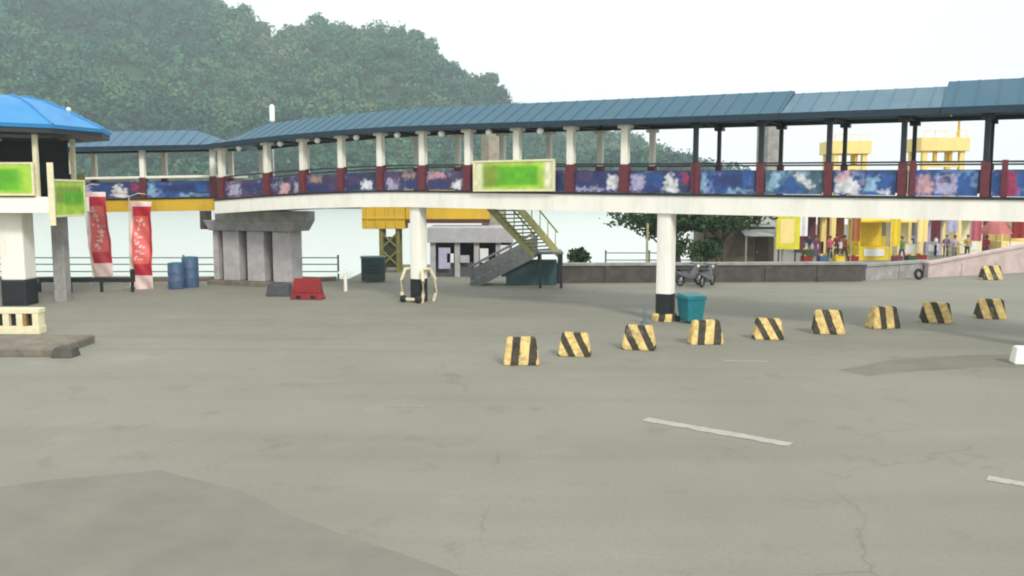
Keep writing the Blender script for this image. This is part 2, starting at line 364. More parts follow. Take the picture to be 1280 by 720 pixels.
def crown_points(n, rx, rz, lobes=6, dirs=False):
    """leaf positions on the shells of a few irregular lobes"""
    lc = rng.normal(size=(lobes,3)); lc /= np.linalg.norm(lc, axis=1, keepdims=True); lc[:,2] = np.abs(lc[:,2])*.9-.25
    lc *= rng.uniform(.35, .7, (lobes,1)); lr = rng.uniform(.35, .62, lobes)
    k = rng.integers(0, lobes, n); d = rng.normal(size=(n,3)); d /= np.linalg.norm(d, axis=1, keepdims=True)
    p = lc[k]+d*(lr[k]*rng.uniform(.6, 1.06, n))[:,None]
    if dirs: return p*np.array([rx, rx, rz]), d
    return p*np.array([rx, rx, rz])
cs, ss, ts, ds = [], [], [], []
cnt = 0
while cnt < 4200:
    X = rng.uniform(-500, 200); Y = 405+(rng.uniform(0,1)**.9)*(RY+35-405)
    if abs(X/Y) > .66 and X < 0: continue
    z = float(hill(X, Y))
    if z < .2: continue
    cnt += 1
    big = rng.uniform(0,1); r = 4.2+5.6*big**2+1.6*vnoise(X, Y, 50, 5); n = int(60+r*9)
    hgt = r*rng.uniform(.75, 1.25)
    t = np.clip(.95*(vnoise(X, Y, 85, 9)*.6+vnoise(X, Y, 30, 14)*.4-.25)+.55*rng.uniform(0,1)**1.6, 0, 1)
    p, dd = crown_points(n, r, hgt, 7, True); p = p+np.array([X, Y, z+hgt*.55+.4]); ds.append(dd)
    cs.append(p); ss.append(rng.uniform(.5, .95, n)*(.55+.09*r)*1.25); ts.append(np.clip(t+rng.normal(0,.06,n), 0, 1))
o = leaf_mesh('forest', np.concatenate(cs), np.concatenate(ss), np.concatenate(ts), leaf_far, None, np.concatenate(ds))
tag(o, 'dense hazy green forest covering the hill behind the walkway', 'forest', kind='stuff')

def tree(name, loc, h, r, rz, label, cat='tree', group=None, n=1500, lean=0, size=.16, lm=None, crown_z=None, limbs=5):
    t = thing(name, loc, 0, label, cat, group)
    b = MB(); top = Vector((lean, 0, h-rz*.5)); bark = mat('bark', (.085, .065, .045), .9, .35, 6, bump=.4)
    tr = .035*h+.02
    b.tube([(0,0,-.1), (lean*.1,.03,h*.2), (lean*.4,-.03,h*.45), top], [tr, tr*.8, tr*.6, tr*.2], bark, 9)
    for k in range(limbs):
        a = 2*math.pi*k/limbs+random.uniform(-.4,.4); s = Vector((lean*.35, 0, h*.4+.1*h*random.random())); e = Vector((lean+math.cos(a)*r*.75, math.sin(a)*r*.75, h-rz+rz*random.uniform(-.2,.7)))
        b.tube([s, s.lerp(e, .5)+Vector((0,0,.1*r)), e], [tr*.45, tr*.3, tr*.1], bark, 6)
    b.build('trunk', t, 0, True)
    p, dd = crown_points(n, r, rz, 9, True); p = p+np.array([lean, 0, h-rz*.75])
    leaf_mesh('crown', p, rng.uniform(.6, 1.2, n)*size, np.clip(rng.uniform(0,1,n)*.7+vnoise(p[:,0]*10, p[:,2]*10, 6, 3)*.4, 0, 1), lm or leaf_near, t, dd if lm else None)
    return t
# trees that stand out of the ridge line
for px, py, r, lab in [(612, 101, 8.2, 'lone rounded tree sticking up at the right end of the ridge'), (303, 14, 8.0, 'tree crown rising where the high hilltop starts to drop'), (352, 47, 6.2, 'small tree in the dip of the ridge line'), (396, 34, 8.5, 'broad tree beside the ridge dip, left end of the flat ridge'), (520, 46, 7.5, 'tree at the right-hand corner of the flat ridge')]:
    Q = D(px, py, RY-6); zt = float(hill(Q.x, RY-6)); h = max(Q.z-zt+.5, r*1.9)
    tree('ridge_tree', (Q.x, RY-6, zt), h, r, r*.85, lab, 'tree', 'trees standing out on the ridge', 340, 0, 1.25, leaf_far)

# ================================================================== COVERED WALKWAY
def smooth_interp(xs, ys, win):
    def f(s): return float(np.mean(np.interp(np.linspace(s-win/2, s+win/2, 9), xs, ys)))
    return f
class Walk:
    def __init__(s, O, u, zf, width=3.0):
        s.O = Vector((*O, 0)); s.u = Vector((*u, 0)).normalized(); s.n = Vector((-s.u.y, s.u.x, 0)); s.zf = zf; s.width = width
    def P(s, t, wd, dz): q = s.O+s.u*t+s.n*wd; return (q.x, q.y, s.zf(t)+dz)
    def S(s, px, py):
        d = ray(px, py); A = d.xy  # intersect ground track of the ray with the front line
        M = Matrix(((A.x, -s.u.x), (A.y, -s.u.y))); r = M.inverted() @ s.O.xy; return r[1]
    def stations(s, a, b, step=1.2):
        k = max(1, int(round((b-a)/step))); return [a+(b-a)*i/k for i in range(k+1)]
    def sweep(s, mb, a, b, prof, m, step=1.2): mb.sweep([[s.P(t, *q) for q in prof] for t in s.stations(a, b, step)], m)
    def rect(s, mb, a, b, w0, w1, z0, z1, m, step=1.2): s.sweep(mb, a, b, [(w0,z0),(w1,z0),(w1,z1),(w0,z1)], m, step)
    def post(s, mb, t, wd, z0, z1, r, m):
        c = [s.P(t+a*r, wd+bb*r, z0) for a, bb in ((-1,-1),(1,-1),(1,1),(-1,1))]; d = [(p[0],p[1],p[2]-z0+z1) for p in c]; mb.hexa(c+d, m)
def roof_part(wk, root, a, b, m, lift=0, hip_a=False, hip_b=False, eave=2.8, rise=.98, ov=.45, drop=0):
    mb = MB(); st = wk.stations(a, b, .6); W = wk.width; mid = W/2; rings = []
    def rf(t):
        k = 1.0
        if hip_a: k = min(k, (t-a)/2.6+.02)
        if hip_b: k = min(k, (b-t)/2.6+.02)
        return k
    for t in st:
        k = rf(t); e = eave+drop; z = e+rise*k+lift
        rings.append([wk.P(t, -ov, e), wk.P(t, mid, z), wk.P(t, W+ov, e), wk.P(t, W+ov, e-.09), wk.P(t, mid, z-.1), wk.P(t, -ov, e-.09)])
    mb.sweep(rings, m)
    t = a+.3
    while t < b-.1:                     # standing seams
        k = rf(t); e = eave+drop; z = e+rise*k+lift; h = .022
        for w0 in (-ov, W+ov):
            p0, p1 = wk.P(t-.02, w0, e), wk.P(t+.02, w0, e); q0, q1 = wk.P(t-.02, mid, z), wk.P(t+.02, mid, z)
            up = lambda p: (p[0], p[1], p[2]+h)
            mb.hexa([p0, p1, q1, q0, up(p0), up(p1), up(q1), up(q0)], m)
        t += .62
    r = mb.build('roof', root)
    g = MB(); wk.rect(g, a, b, -ov-.10, -ov+.004, eave+drop-.20, eave+drop+.02, mat('gutter_blue', (.010, .03, .05), .5, .25, 4)); g.build('gutter', r)
    return r
zmain = smooth_interp([-22, -18.6, -13, -7, 0, 6.6, 18.6, 30], [4.40, 4.60, 4.90, 5.06, 4.98, 4.88, 4.74, 4.62], 4.0)
W1 = Walk((0, 37), (1, -.6), zmain)
A1, B1 = W1.S(268, 250), W1.S(1280, 240)+7
walk = thing('covered_walkway', W1.P(0, 1.5, -4.98), 0, 'long white raised walkway with blue roof and picture panels crossing the yard', 'walkway')
walk.location = (0, 0, 0)
mb = MB(); W1.sweep(mb, A1, B1, [(0,-.74),(.16,-.74),(.16,-.30),(2.84,-.30),(2.84,-.74),(3,-.74),(3,0),(0,0)], white); girder = mb.build('deck_girder', walk)
mb = MB(); W1.rect(mb, A1, B1, -.05, .0-.003, -.07, .02, dark_steel); W1.rect(mb, A1, B1, 3.003, 3.05, -.07, .02, dark_steel); mb.build('edge_strip', girder)
mb = MB()
for t in W1.stations(A1+1, B1-1, 3.0): W1.rect(mb, t-.12, t+.12, .17, 2.83, -.66, -.304, concrete, .3)
mb.build('cross_beam', girder)
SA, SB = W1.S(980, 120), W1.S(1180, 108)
roof_part(W1, walk, A1-.3, SA, roof_blue, hip_a=True)
rp = roof_part(W1, walk, SA+.02, SB-.02, roof_glare, lift=-.10); rp['label'] = 'roof section painted paler and set slightly lower as glare'  # glare put into the paler colour and the lowered ridge
roof_part(W1, walk, SB, B1, roof_blue, lift=.06)
FRONT = [332, 377, 425, 474, 527, 584, 645, 712, 780, 868, 950, 1035, 1128, 1232]
ss_ = [W1.S(p, 205) for p in FRONT]; ss_ = [A1+.5, ]+ss_+[ss_[-1]+2.7, ss_[-1]+5.4]
posts = list(zip(ss_, [331]+FRONT+[1345, 1460]))
for t, px in posts:
    dark = px > 800
    for wd, r in ((.12, .14 if not dark else .085), (2.88, .11 if not dark else .07)):
        mb = MB(); W1.post(mb, t, wd, .02, 2.62, r, dark_steel if dark else white_post); p = mb.build('post', walk, .01)
        mb = MB(); W1.post(mb, t, wd, .021, 1.12, r+.045, maroon); mb.build('post_sleeve', p, .01)
        mb = MB(); W1.post(mb, t, wd, 2.5, 2.63, r+.1, dark_steel if dark else white_post); mb.build('post_cap', p, .01)
for wd in (.12, 2.88):
    mb = MB(); W1.rect(mb, A1+.3, B1, wd-.07, wd+.07, 2.63, 2.78, dark_steel); mb.build('eaves_beam', walk)
    mb = MB(); W1.rect(mb, A1+.3, B1, wd-.03, wd+.03, 1.10, 1.16, dark_steel); mb.build('top_rail', walk)
# roof trusses
for t, px in posts:
    mb = MB(); W1.rect(mb, t-.04, t+.04, .05, 2.95, 2.645, 2.765, dark_steel, .2)
    p0, p1, p2 = W1.P(t, .1, 2.78), W1.P(t, 1.5, 3.55), W1.P(t, 2.9, 2.78); mb.tube([p0, p1, p2], .035, dark_steel, 6); mb.tube([p1, W1.P(t, 1.5, 2.75)], .03, dark_steel, 6)
    if t > A1+2.8: mb.build('roof_truss', walk)
# globe lamps under the eaves
for i in range(len(posts)-1):
    t = (posts[i][0]+posts[i+1][0])/2
    if t < A1+1.5 or t > W1.S(730, 160): continue
    mb = MB(); mb.tube([W1.P(t, -.18, 2.70), W1.P(t, -.18, 2.60)], .02, dark_steel, 6); q = mb.build('lamp_stem', walk)
    mb = MB(); mb.ball(W1.P(t, -.18, 2.47), .145, globe_m); mb.build('lamp_globe', q, 0, True)
# picture panels on the rail, one per bay
X_ = dict(n=navy, b=blue, t=teal_grey, m=mauve, l=lilac, p=pinkish, w=whiteprint, s=skyprint, r=red_print, a=tan_print, d=dark_steel)
DES = {  # bay -> base, shapes in panel fractions (0..1 along, 0..1 up)
 0: ('m', [('l', [(.1,.1),(.4,.1),(.35,.9),(.15,.8)]), ('n', [(.55,.2),(.9,.2),(.9,.8),(.5,.7)])]),
 1: ('m', [('p', [(.3,.0),(.62,.0),(.66,.5),(.5,.68),(.34,.55)]), ('d', [(.36,.68),(.6,.70),(.58,.97),(.4,.96)]), ('l', [(.75,.05),(.95,.1),(.95,.6),(.8,.7)])]),
 2: ('m', [('n', [(.0,.0),(.7,.0),(.7,.5),(.0,.42)]), ('a', [(.1,.6),(.5,.62),(.5,.95),(.1,.9)])]),
 3: ('n', [('m', [(.0,.3),(.5,.4),(.4,.9),(.0,.9)]), ('w', [(.5,.1),(.82,.05),(.85,.5),(.66,.62),(.52,.45)]), ('d', [(.6,.66),(.82,.66),(.8,.95),(.62,.95)])]),
 4: ('m', [('l', [(.12,.02),(.42,.0),(.3,.5),(.1,.7),(.05,.4)]), ('n', [(.45,.1),(.95,.1),(.95,.6),(.5,.5)]), ('a', [(.5,.65),(.9,.66),(.9,.95),(.55,.9)])]),
 5: ('m', [('p', [(.05,.6),(.5,.7),(.5,.95),(.05,.95)]), ('n', [(.1,.02),(.6,.02),(.55,.5),(.1,.4)]), ('w', [(.62,.1),(.9,.05),(.97,.6),(.75,.5)])]),
 6: ('n', [('w', [(.03,.1),(.5,.2),(.75,.8),(.45,.75),(.1,.4)]), ('m', [(.7,.05),(.97,.05),(.97,.7),(.8,.7)])]),
 7: ('m', [('l', [(.03,.05),(.3,.05),(.3,.3),(.03,.3)]), ('n', [(.4,.1),(.97,.1),(.97,.9),(.4,.9)])]),
 8: ('n', [('l', [(.03,.04),(.62,.06),(.62,.22),(.03,.2)]), ('m', [(.03,.5),(.35,.45),(.4,.95),(.03,.95)]), ('w', [(.70,.1),(.97,.1),(.97,.75),(.72,.8)])]),
 9: ('n', [('l', [(.02,.1),(.22,.1),(.25,.85),(.02,.8)]), ('w', [(.6,.06),(.82,.06),(.82,.4),(.66,.9),(.6,.8)]), ('b', [(.3,.3),(.55,.25),(.55,.9),(.28,.9)]), ('r', [(.88,.4),(.98,.4),(.98,.95),(.86,.95)])]),
 10: ('b', [('s', [(.02,.05),(.16,.05),(.12,.9),(.02,.9)]), ('n', [(.25,.3),(.75,.3),(.75,.85),(.25,.85)]), ('s', [(.5,.05),(.97,.05),(.97,.18),(.5,.18)])]),
 11: ('t', [('s', [(.02,.2),(.2,.2),(.3,.95),(.1,.9)]), ('b', [(.12,.02),(.72,.02),(.45,.9)]), ('w', [(.5,.85),(.62,.92),(.9,.25),(.78,.2)])]),
 12: ('b', [('w', [(.02,.04),(.42,.04),(.42,.45),(.2,.9),(.02,.7)]), ('p', [(.05,.5),(.2,.6),(.3,.95),(.06,.95)]), ('s', [(.48,.1),(.66,.1),(.75,.8),(.55,.7)]), ('w', [(.7,.06),(.94,.06),(.94,.22),(.7,.22)])]),
 13: ('b', [('p', [(.1,.04),(.38,.04),(.34,.9),(.12,.75)]), ('l', [(.4,.1),(.7,.1),(.72,.85),(.42,.8)]), ('n', [(.46,.5),(.64,.52),(.62,.75),(.47,.72)])]),
 14: ('b', [('r', [(.12,.02),(.3,.02),(.3,.97),(.12,.97)]), ('w', [(.4,.05),(.9,.05),(.9,.2),(.4,.2)]), ('l', [(.5,.5),(.9,.5),(.9,.9),(.5,.85)])]),
 15: ('n', [('w', [(.1,.1),(.5,.1),(.5,.6),(.2,.8)]), ('s', [(.6,.2),(.95,.2),(.95,.8),(.6,.8)])]),
}
def print_material():
    m = bpy.data.materials.new('printed_vinyl'); m.use_nodes = True; n = m.node_tree; b = n.nodes['Principled BSDF']; b.inputs['Roughness'].default_value = .5
    a = n.nodes.new('ShaderNodeVertexColor'); a.layer_name = 'print'
    t = n.nodes.new('ShaderNodeTexCoord'); z = n.nodes.new('ShaderNodeTexNoise'); z.inputs['Scale'].default_value = 4; z.inputs['Detail'].default_value = 6; n.links.new(t.outputs['Object'], z.inputs['Vector'])
    rr = n.nodes.new('ShaderNodeMapRange'); rr.inputs['To Min'].default_value = .75; rr.inputs['To Max'].default_value = 1.2; n.links.new(z.outputs['Fac'], rr.inputs['Value'])
    x = n.nodes.new('ShaderNodeMix'); x.data_type = 'RGBA'; x.blend_type = 'MULTIPLY'; x.inputs['Factor'].default_value = 1
    n.links.new(a.outputs['Color'], x.inputs['A']); n.links.new(rr.outputs['Result'], x.inputs['B']); n.links.new(x.outputs['Result'], b.inputs['Base Color']); return m
vinyl = print_material()
COLS = dict(n=(.018,.03,.13), b=(.018,.075,.26), t=(.06,.14,.19), m=(.065,.04,.11), l=(.40,.38,.54), p=(.58,.34,.37), w=(.70,.70,.72), s=(.26,.44,.60), r=(.40,.03,.09), a=(.36,.25,.19), d=(.035,.04,.05))
def printed(o, cols):
    at = o.data.color_attributes.new('print', 'FLOAT_COLOR', 'POINT'); c4 = np.ones((len(cols), 4), np.float32); c4[:, :3] = cols; at.data.foreach_set('color', c4.ravel())
def inside(poly, U, V):
    r_ = np.zeros(U.shape, bool); n = len(poly)
    for k in range(n):
        (x1, y1), (x2, y2) = poly[k], poly[(k+1) % n]
        if y1 == y2: continue
        c = ((y1 > V) != (y2 > V)) & (U < (x2-x1)*(V-y1)/(y2-y1)+x1); r_ ^= c
    return r_
def print_cols(U, V, base, shp, seed):
    """a printed picture: soft photographic patches over a base tint"""
    nU, nV = U*2.6, V
    c = np.zeros(U.shape+(3,))+np.array(COLS[base]); L1 = vnoise(nU+seed, V+seed*2, .33, seed)[..., None]; L2 = vnoise(nU, V, .14, seed+3)[..., None]; L3 = vnoise(nU+5, V, .5, seed+8)[..., None]
    alt = np.array(COLS['l' if seed % 2 else 's']); c = c*(.6+.8*L1)
    c = c+(alt-c)*np.clip((L3*.6+L2*.4-.66)*2.4, 0, .5); c = c+(np.array(COLS['d'])-c)*np.clip((.38-L2)*2.2, 0, .6)
    wu = U+(vnoise(nU, V, .12, seed+11)-.5)*.10; wv = V+(vnoise(nU, V, .12, seed+12)-.5)*.2
    for k, poly in shp:
        acc = np.zeros(U.shape)
        for du in (-.02, 0, .02):
            for dv in (-.05, 0, .05): acc += inside(poly, wu+du, wv+dv)
        acc = (acc/9)[..., None]; tone = np.array(COLS[k])*(.7+.5*L2); c = c+(tone-c)*acc*.9
    return c
def panels(wk, root, pts, wd, zz=(.04, .86), off=0):
    for i in range(len(pts)-1):
        a, b2 = pts[i]+.19, pts[i+1]-.19
        if b2-a < .3: continue
        base, shp = DES[(i+off) % 16]; nu, nv = 70, 28; mb = MB()
        U, V = np.meshgrid(np.linspace(0, 1, nu+1), np.linspace(0, 1, nv+1))
        zz_ = lambda v: zz[0]+(zz[1]-zz[0])*v
        front = [wk.P(a+(b2-a)*U[j, k], wd-.012, zz_(V[j, k])) for j in range(nv+1) for k in range(nu+1)]; N1 = len(front)
        backp = [wk.P(a+(b2-a)*U[j, k], wd+.012, zz_(V[j, k])) for j in range(nv+1) for k in range(nu+1)]
        w_ = nu+1; fs = []
        for j in range(nv):
            for k in range(nu): q = (j*w_+k, j*w_+k+1, (j+1)*w_+k+1, (j+1)*w_+k); fs.append(q); fs.append(tuple(N1+x for x in q[::-1]))
        rim = list(range(w_))+[j*w_+nu for j in range(1, nv+1)]+[nv*w_+k for k in range(nu-1, -1, -1)]+[j*w_ for j in range(nv-1, 0, -1)]
        for k in range(len(rim)): x, y = rim[k], rim[(k+1) % len(rim)]; fs.append((y, x, N1+x, N1+y))
        mb.add(front+backp, fs, vinyl); o = mb.build('rail_panel', root)
        cc = print_cols(U, V, base, shp, i+off+1).reshape(-1, 3); printed(o, np.concatenate([cc, cc*.0+.2]))
panels(W1, walk, ss_, .1)
bs = ss_
for i in range(len(bs)-1):
    mb = MB(); W1.rect(mb, bs[i]+.17, bs[i+1]-.17, 2.87, 2.89, .12, .95, [mauve, navy, teal_grey][i % 3]); mb.build('back_panel', walk)
for px in (1141, 1256, 872):
    t = W1.S(px, 215); mb = MB(); W1.post(mb, t, .02, .02, 1.18, .085, maroon); mb.build('short_post', walk, .01)
# pillars
def pillar(wk, root, t, wd, r, ztop_off, base_h, label=None):
    q = wk.P(t, wd, 0); zt = q[2]+ztop_off; mb = MB(); ang = math.atan2(wk.u.y, wk.u.x)
    def ring(z, rr): 
        pts = []
        for k in range(24):
            a = 2*math.pi*k/24; s_ = (abs(math.cos(a))**6+abs(math.sin(a))**6)**(-1/6)
            x, y = rr*s_*math.cos(a), rr*s_*math.sin(a); pts.append((q[0]+x*math.cos(ang)-y*math.sin(ang), q[1]+x*math.sin(ang)+y*math.cos(ang), z))
        return pts
    mb.sweep([ring(base_h, r), ring(zt-.25, r)], white); p = mb.build('pillar', root, 0, True)
    mb = MB(); mb.sweep([ring(-.05, r+.012), ring(base_h, r+.012)], black_paint); mb.build('painted_base', p, 0, True)
    mb = MB(); W_ = r+.09; mb.sweep([ring(zt-.25, r+.02), ring(zt-.004, W_)], white); mb.build('pillar_head', p, 0, True)
    return q
t1, t2 = W1.S(516, 300), W1.S(828, 300)
q1 = pillar(W1, walk, t1, .42, .30, -.30, 1.05); q2 = pillar(W1, walk, t2, .42, .31, -.30, 1.05); pillar(W1, walk, t2+(t2-t1)+1.2, .42, .31, -.30, 1.05)

# second leg with yellow girder
z2 = smooth_interp([-30, 0, 10], [4.28, 4.76, 4.76], 1)
W2 = Walk((-15.0, 48.0), (1, -.04), z2)
leg = thing('covered_walkway', (0, 0, 0), 0, 'farther raised walkway with yellow girder and grey blue roof by the blue pavilion', 'walkway')
mb = MB(); W2.sweep(mb, -17, -.25, [(0,-.72),(.14,-.72),(.14,-.3),(2.86,-.3),(2.86,-.72),(3,-.72),(3,0),(0,0)], yellow); g2 = mb.build('deck_girder', leg)
mb = MB(); W2.rect(mb, -17, -.25, -.05, -.003, -.07, .02, dark_steel); mb.build('edge_strip', g2)
roof_part(W2, leg, -17, -.1, roof_slate, hip_b=True, eave=2.78, rise=.95)
l2 = [-16.6, -13.0]+[W2.S(p, 205) for p in (84, 177, 265)]
for t in l2:
    for wd in (.12, 2.88):
        mb = MB(); W2.post(mb, t, wd, .02, 2.6, .13, white_post); p = mb.build('post', leg, .01)
        mb = MB(); W2.post(mb, t, wd, .021, 1.12, .17, maroon); mb.build('post_sleeve', p, .01)
for wd in (.12, 2.88):
    mb = MB(); W2.rect(mb, -17, -.3, wd-.07, wd+.07, 2.61, 2.74, dark_steel); mb.build('eaves_beam', leg)
    mb = MB(); W2.rect(mb, -17, -.3, wd-.04, wd+.04, 1.08, 1.2, white_post); mb.build('top_rail', leg)
panels(W2, leg, l2+[-.35], .1, off=7)
for i in range(len(l2)-1):
    mb = MB(); W2.rect(mb, l2[i]+.17, l2[i+1]-.17, 2.87, 2.89, .12, .95, navy); mb.build('back_panel', leg)

pale_concrete = mat('pale_concrete', (.42,.40,.40), .9, .25, 1.6, bump=.3)
# grey concrete pier under the junction
pier = thing('concrete_pier', (-13.6, 47.5, 0), R(-20), 'wide grey concrete pier of four columns holding up the walkway bend', 'pier')
mb = MB(); mb.hexa([(-2.7,-.8,2.95),(2.6,-.8,2.95),(2.6,.8,2.95),(-2.7,.8,2.95),(-3.0,-.9,3.5),(2.9,-.9,3.5),(2.9,.9,3.5),(-3.0,.9,3.5)], concrete)
mb.box((-2.2,-.9,3.502),(2.9,.9,4.0), concrete); mb.build('cap_beam', pier, .03)
for x, wd in ((-2.5, .16), (-1.5, .52), (.08, .54), (1.72, .56)): boxpart('column', pier, (x-wd,-.55,.25), (x+wd,.55,2.95), pale_concrete, .04)
boxpart('gap_shade_wall', pier, (-2.3,.2,.25), (2.0,.5,2.95), shade_dark)  # near-black sheet paints the shade in the gaps between the columns
boxpart('plinth', pier, (-2.9,-.85,-.05), (2.6,.85,.25), concrete_brown, .03)
boxpart('steel_bracket', pier, (-3.35,-.7,3.0), (-2.95,-.2,4.0), concrete_dark, .02)

# ------------------------------------------------------------------ pavilion on the left
pav = thing('pavilion', (-22.9, 40, 0), 0, 'raised pavilion with bright blue domed roof at the left edge', 'pavilion')
mb = MB(); N = 10; rings = []
def oct_(r, z): return [(r*math.cos(2*math.pi*k/N), r*math.sin(2*math.pi*k/N), z) for k in range(N)]
mb.sweep([oct_(4.55,7.62), oct_(4.6,7.78), oct_(3.7,8.22), oct_(2.9,8.64), oct_(2.0,9.0), oct_(1.0,9.22), oct_(.3,9.28)], roof_bright)
rf = mb.build('roof', pav)
mb = MB()
for k in range(N):
    c, s = math.cos(2*math.pi*k/N), math.sin(2*math.pi*k/N)
    mb.tube([(r*c, r*s, z+.02) for r, z in ((4.6,7.78),(3.7,8.22),(2.9,8.64),(2.0,9.0),(1.0,9.22))], .05, roof_bright, 6)
mb.build('roof_ridge', rf, 0, True)
mb = MB(); mb.sweep([oct_(4.5,7.60), oct_(4.5,7.42), oct_(3.4,7.36), oct_(3.2,7.58)], dark_steel); mb.build('eaves_lining', rf)
mb = MB(); mb.tube([(3.5,-.9,8.25),(3.5,-.9,8.5)], .03, chrome, 6); mb.ball((3.5,-.9,8.56), .1, globe_m); mb.build('lamp', rf, 0, True)
boxpart('deck', pav, (-4.2,-2.6,4.08), (3.3,1.0,4.76), white, .02)
for x in (-3.9, -.6, 2.75):
    for y in (-2.4, .8): boxpart('post', pav, (x-.09,y-.09,4.76), (x+.09,y+.09,7.4), cream, .01)
boxpart('wall', pav, (-4.1,.6,4.76), (2.6,.7,7.3), shade_dark)  # near-black wall added to paint the shade under the pavilion roof
mb = MB(); mb.box((-4.2,.86,4.77),(3.2,.92,5.8), olive); mb.build('back_rail', pav)
mb = MB(); mb.box((.5,-1.6,1.12),(1.55,-.6,4.076), white); p = mb.build('pillar', pav, .08)
boxpart('painted_base', p, (.47,-1.63,-.05), (1.58,-.57,1.12), black_paint, .08)
mb = MB(); mb.box((-3.3,-1.6,-.05),(-2.3,-.6,4.076), white); mb.build('pillar', pav, .08)
mb = MB(); mb.box((2.0,-.1,-.05),(2.55,.45,4.076), concrete); mb.build('pillar', pav, .05)
# green boards
COLS.update(g=(.10,.40,.008), y=(.36,.58,.05), c=(.72,.68,.48), o=(.20,.30,.03))
def board(loc, rz, w_, h_, label, faces, cat='sign board', name='green_sign'):
    t = thing(name, loc, rz, label, cat)
    nu, nv = 60, 20; U, V = np.meshgrid(np.linspace(0, 1, nu+1), np.linspace(0, 1, nv+1)); k_ = nu+1
    fr = [(-w_/2+w_*U[j,i], -.032, h_*V[j,i]) for j in range(nv+1) for i in range(nu+1)]; mb = MB()
    mb.add(fr, [(j*k_+i, j*k_+i+1, (j+1)*k_+i+1, (j+1)*k_+i) for j in range(nv) for i in range(nu)], vinyl); sh = mb.build('printed_sheet', t)
    c = np.zeros(U.shape+(3,))+np.array(COLS['y']); c *= (.8+.4*vnoise(U*3, V, .3, 4))[..., None]
    for (x0, z0, x1, z1, q) in faces:
        a = np.clip((np.minimum(U-x0, x1-U))/.05+.5, 0, 1)*np.clip((np.minimum(V-z0, z1-V))/.12+.5, 0, 1); c += (np.array(COLS[q])*(.8+.4*vnoise(U*4, V, .25, 6))[..., None]-c)*a[..., None]
    printed(sh, c.reshape(-1, 3))
    mb = MB(); mb.box((-w_/2,-.028,0),(w_/2,.03,h_), lime); mb.build('board', t)
    mb = MB(); f = .09
    mb.box((-w_/2-f,-.06,-f),(-w_/2,.06,h_+f), cream); mb.box((w_/2,-.06,-f),(w_/2+f,.06,h_+f), cream); mb.box((-w_/2,-.06,-f),(w_/2,.06,-.001), cream); mb.box((-w_/2,-.06,h_+.001),(w_/2,.06,h_+f), cream)
    mb.build('frame', t, .01); return t
board((-24.0, 37.32, 4.9), 0, 7.6, 1.22, 'green sign board in cream frame on the front rail of the blue pavilion', [(.0,.1,.94,.85,'g')])
bx = boxpart('side_strip', None, (-19.56,37.3,3.55), (-19.3,37.36,6.2), cream, .01); bx.parent = pav; bx.matrix_parent_inverse = Matrix.Translation((22.9,-40,0))
board((-19.52, 39.0, 3.98), R(90), 2.6, 1.45, 'smaller green banner hanging on the side of the pavilion behind the red flags', [(.05,.35,.9,.85,'o'),(.3,.3,.97,.72,'g')])
tg = (W1.S(592, 220)+W1.S(698, 220))/2; wg = W1.S(696, 220)-W1.S(594, 220); qg = W1.P(tg, -.14, .1)
board(qg, math.atan2(W1.u.y, W1.u.x), wg-.2, 1.12, 'green sign board in cream frame on the middle of the long walkway rail', [(.1,.1,.35,.9,'o'),(.3,.15,.82,.85,'g'),(.0,.0,.1,1,'c'),(.9,0,1,1,'c')])

# ------------------------------------------------------------------ stair behind the long walkway
st = thing('staircase', (0, 0, 0), 0, 'grey and olive switchback staircase climbing to the back of the walkway', 'staircase')
def flight(P0, P1, wvec, nstep, m, mside, name):
    P0, P1, wv = Vector(P0), Vector(P1), Vector(wvec)
    mb = MB(); run = (P1-P0); h = Vector((run.x, run.y, 0))
    for i in range(nstep):
        a = P0+h*(i/nstep); b2 = P0+h*((i+1)/nstep); z = P0.z+run.z*(i+1)/nstep
        lo = [a, b2, b2+wv, a+wv]; mb.hexa([(p.x,p.y,z-.06) for p in lo]+[(p.x,p.y,z) for p in lo], m)
    f = mb.build(name, st)
    for k, off in enumerate((Vector((0,0,0)), wv)):
        mb = MB(); sgn = -1 if k == 0 else 1; tv = wv.normalized()*.06*sgn
        A, B = P0+off, P1+off; mb.hexa([A+Vector((0,0,-.3)), B+Vector((0,0,-.3)), B+Vector((0,0,-.3))+tv, A+Vector((0,0,-.3))+tv, A+Vector((0,0,.18)), B+Vector((0,0,.18)), B+Vector((0,0,.18))+tv, A+Vector((0,0,.18))+tv], mside); mb.build('stringer', f)
        mb = MB(); mb.tube([A+Vector((0,0,1.0))+tv/2, B+Vector((0,0,1.0))+tv/2], .04, mside, 8)
        for j in range(6): 
            p = A.lerp(B, (j+.3)/5.6)+tv/2; mb.tube([p+Vector((0,0,.1)), p+Vector((0,0,1.0))], .025, mside, 6)
        mb.build('handrail', f, 0, True)
        if name == 'lower_flight' and k == 0:
            mb = MB(); mb.hexa([A+Vector((0,0,.22)), B+Vector((0,0,.22)), B+Vector((0,0,.22))+tv*.5, A+Vector((0,0,.22))+tv*.5, A+Vector((0,0,.85)), B+Vector((0,0,.85)), B+Vector((0,0,.85))+tv*.5, A+Vector((0,0,.85))+tv*.5], stair_grey); mb.build('side_panel', f)
Ls = G(588, 357); Lx = D(672, 318, Ls.y)
zl = 1.9
flight((Ls.x, Ls.y, 0), (Lx.x, Ls.y-.2, zl), (.03, 1.35, 0), 11, stair_grey, stair_grey, 'lower_flight')
boxpart('landing', st, (Lx.x, Ls.y-1.5, zl-.12), (Lx.x+1.3, Ls.y+1.25, zl), stair_grey, .01)
E = W1.P(W1.S(640, 255)-1.9, 3.06, 0)
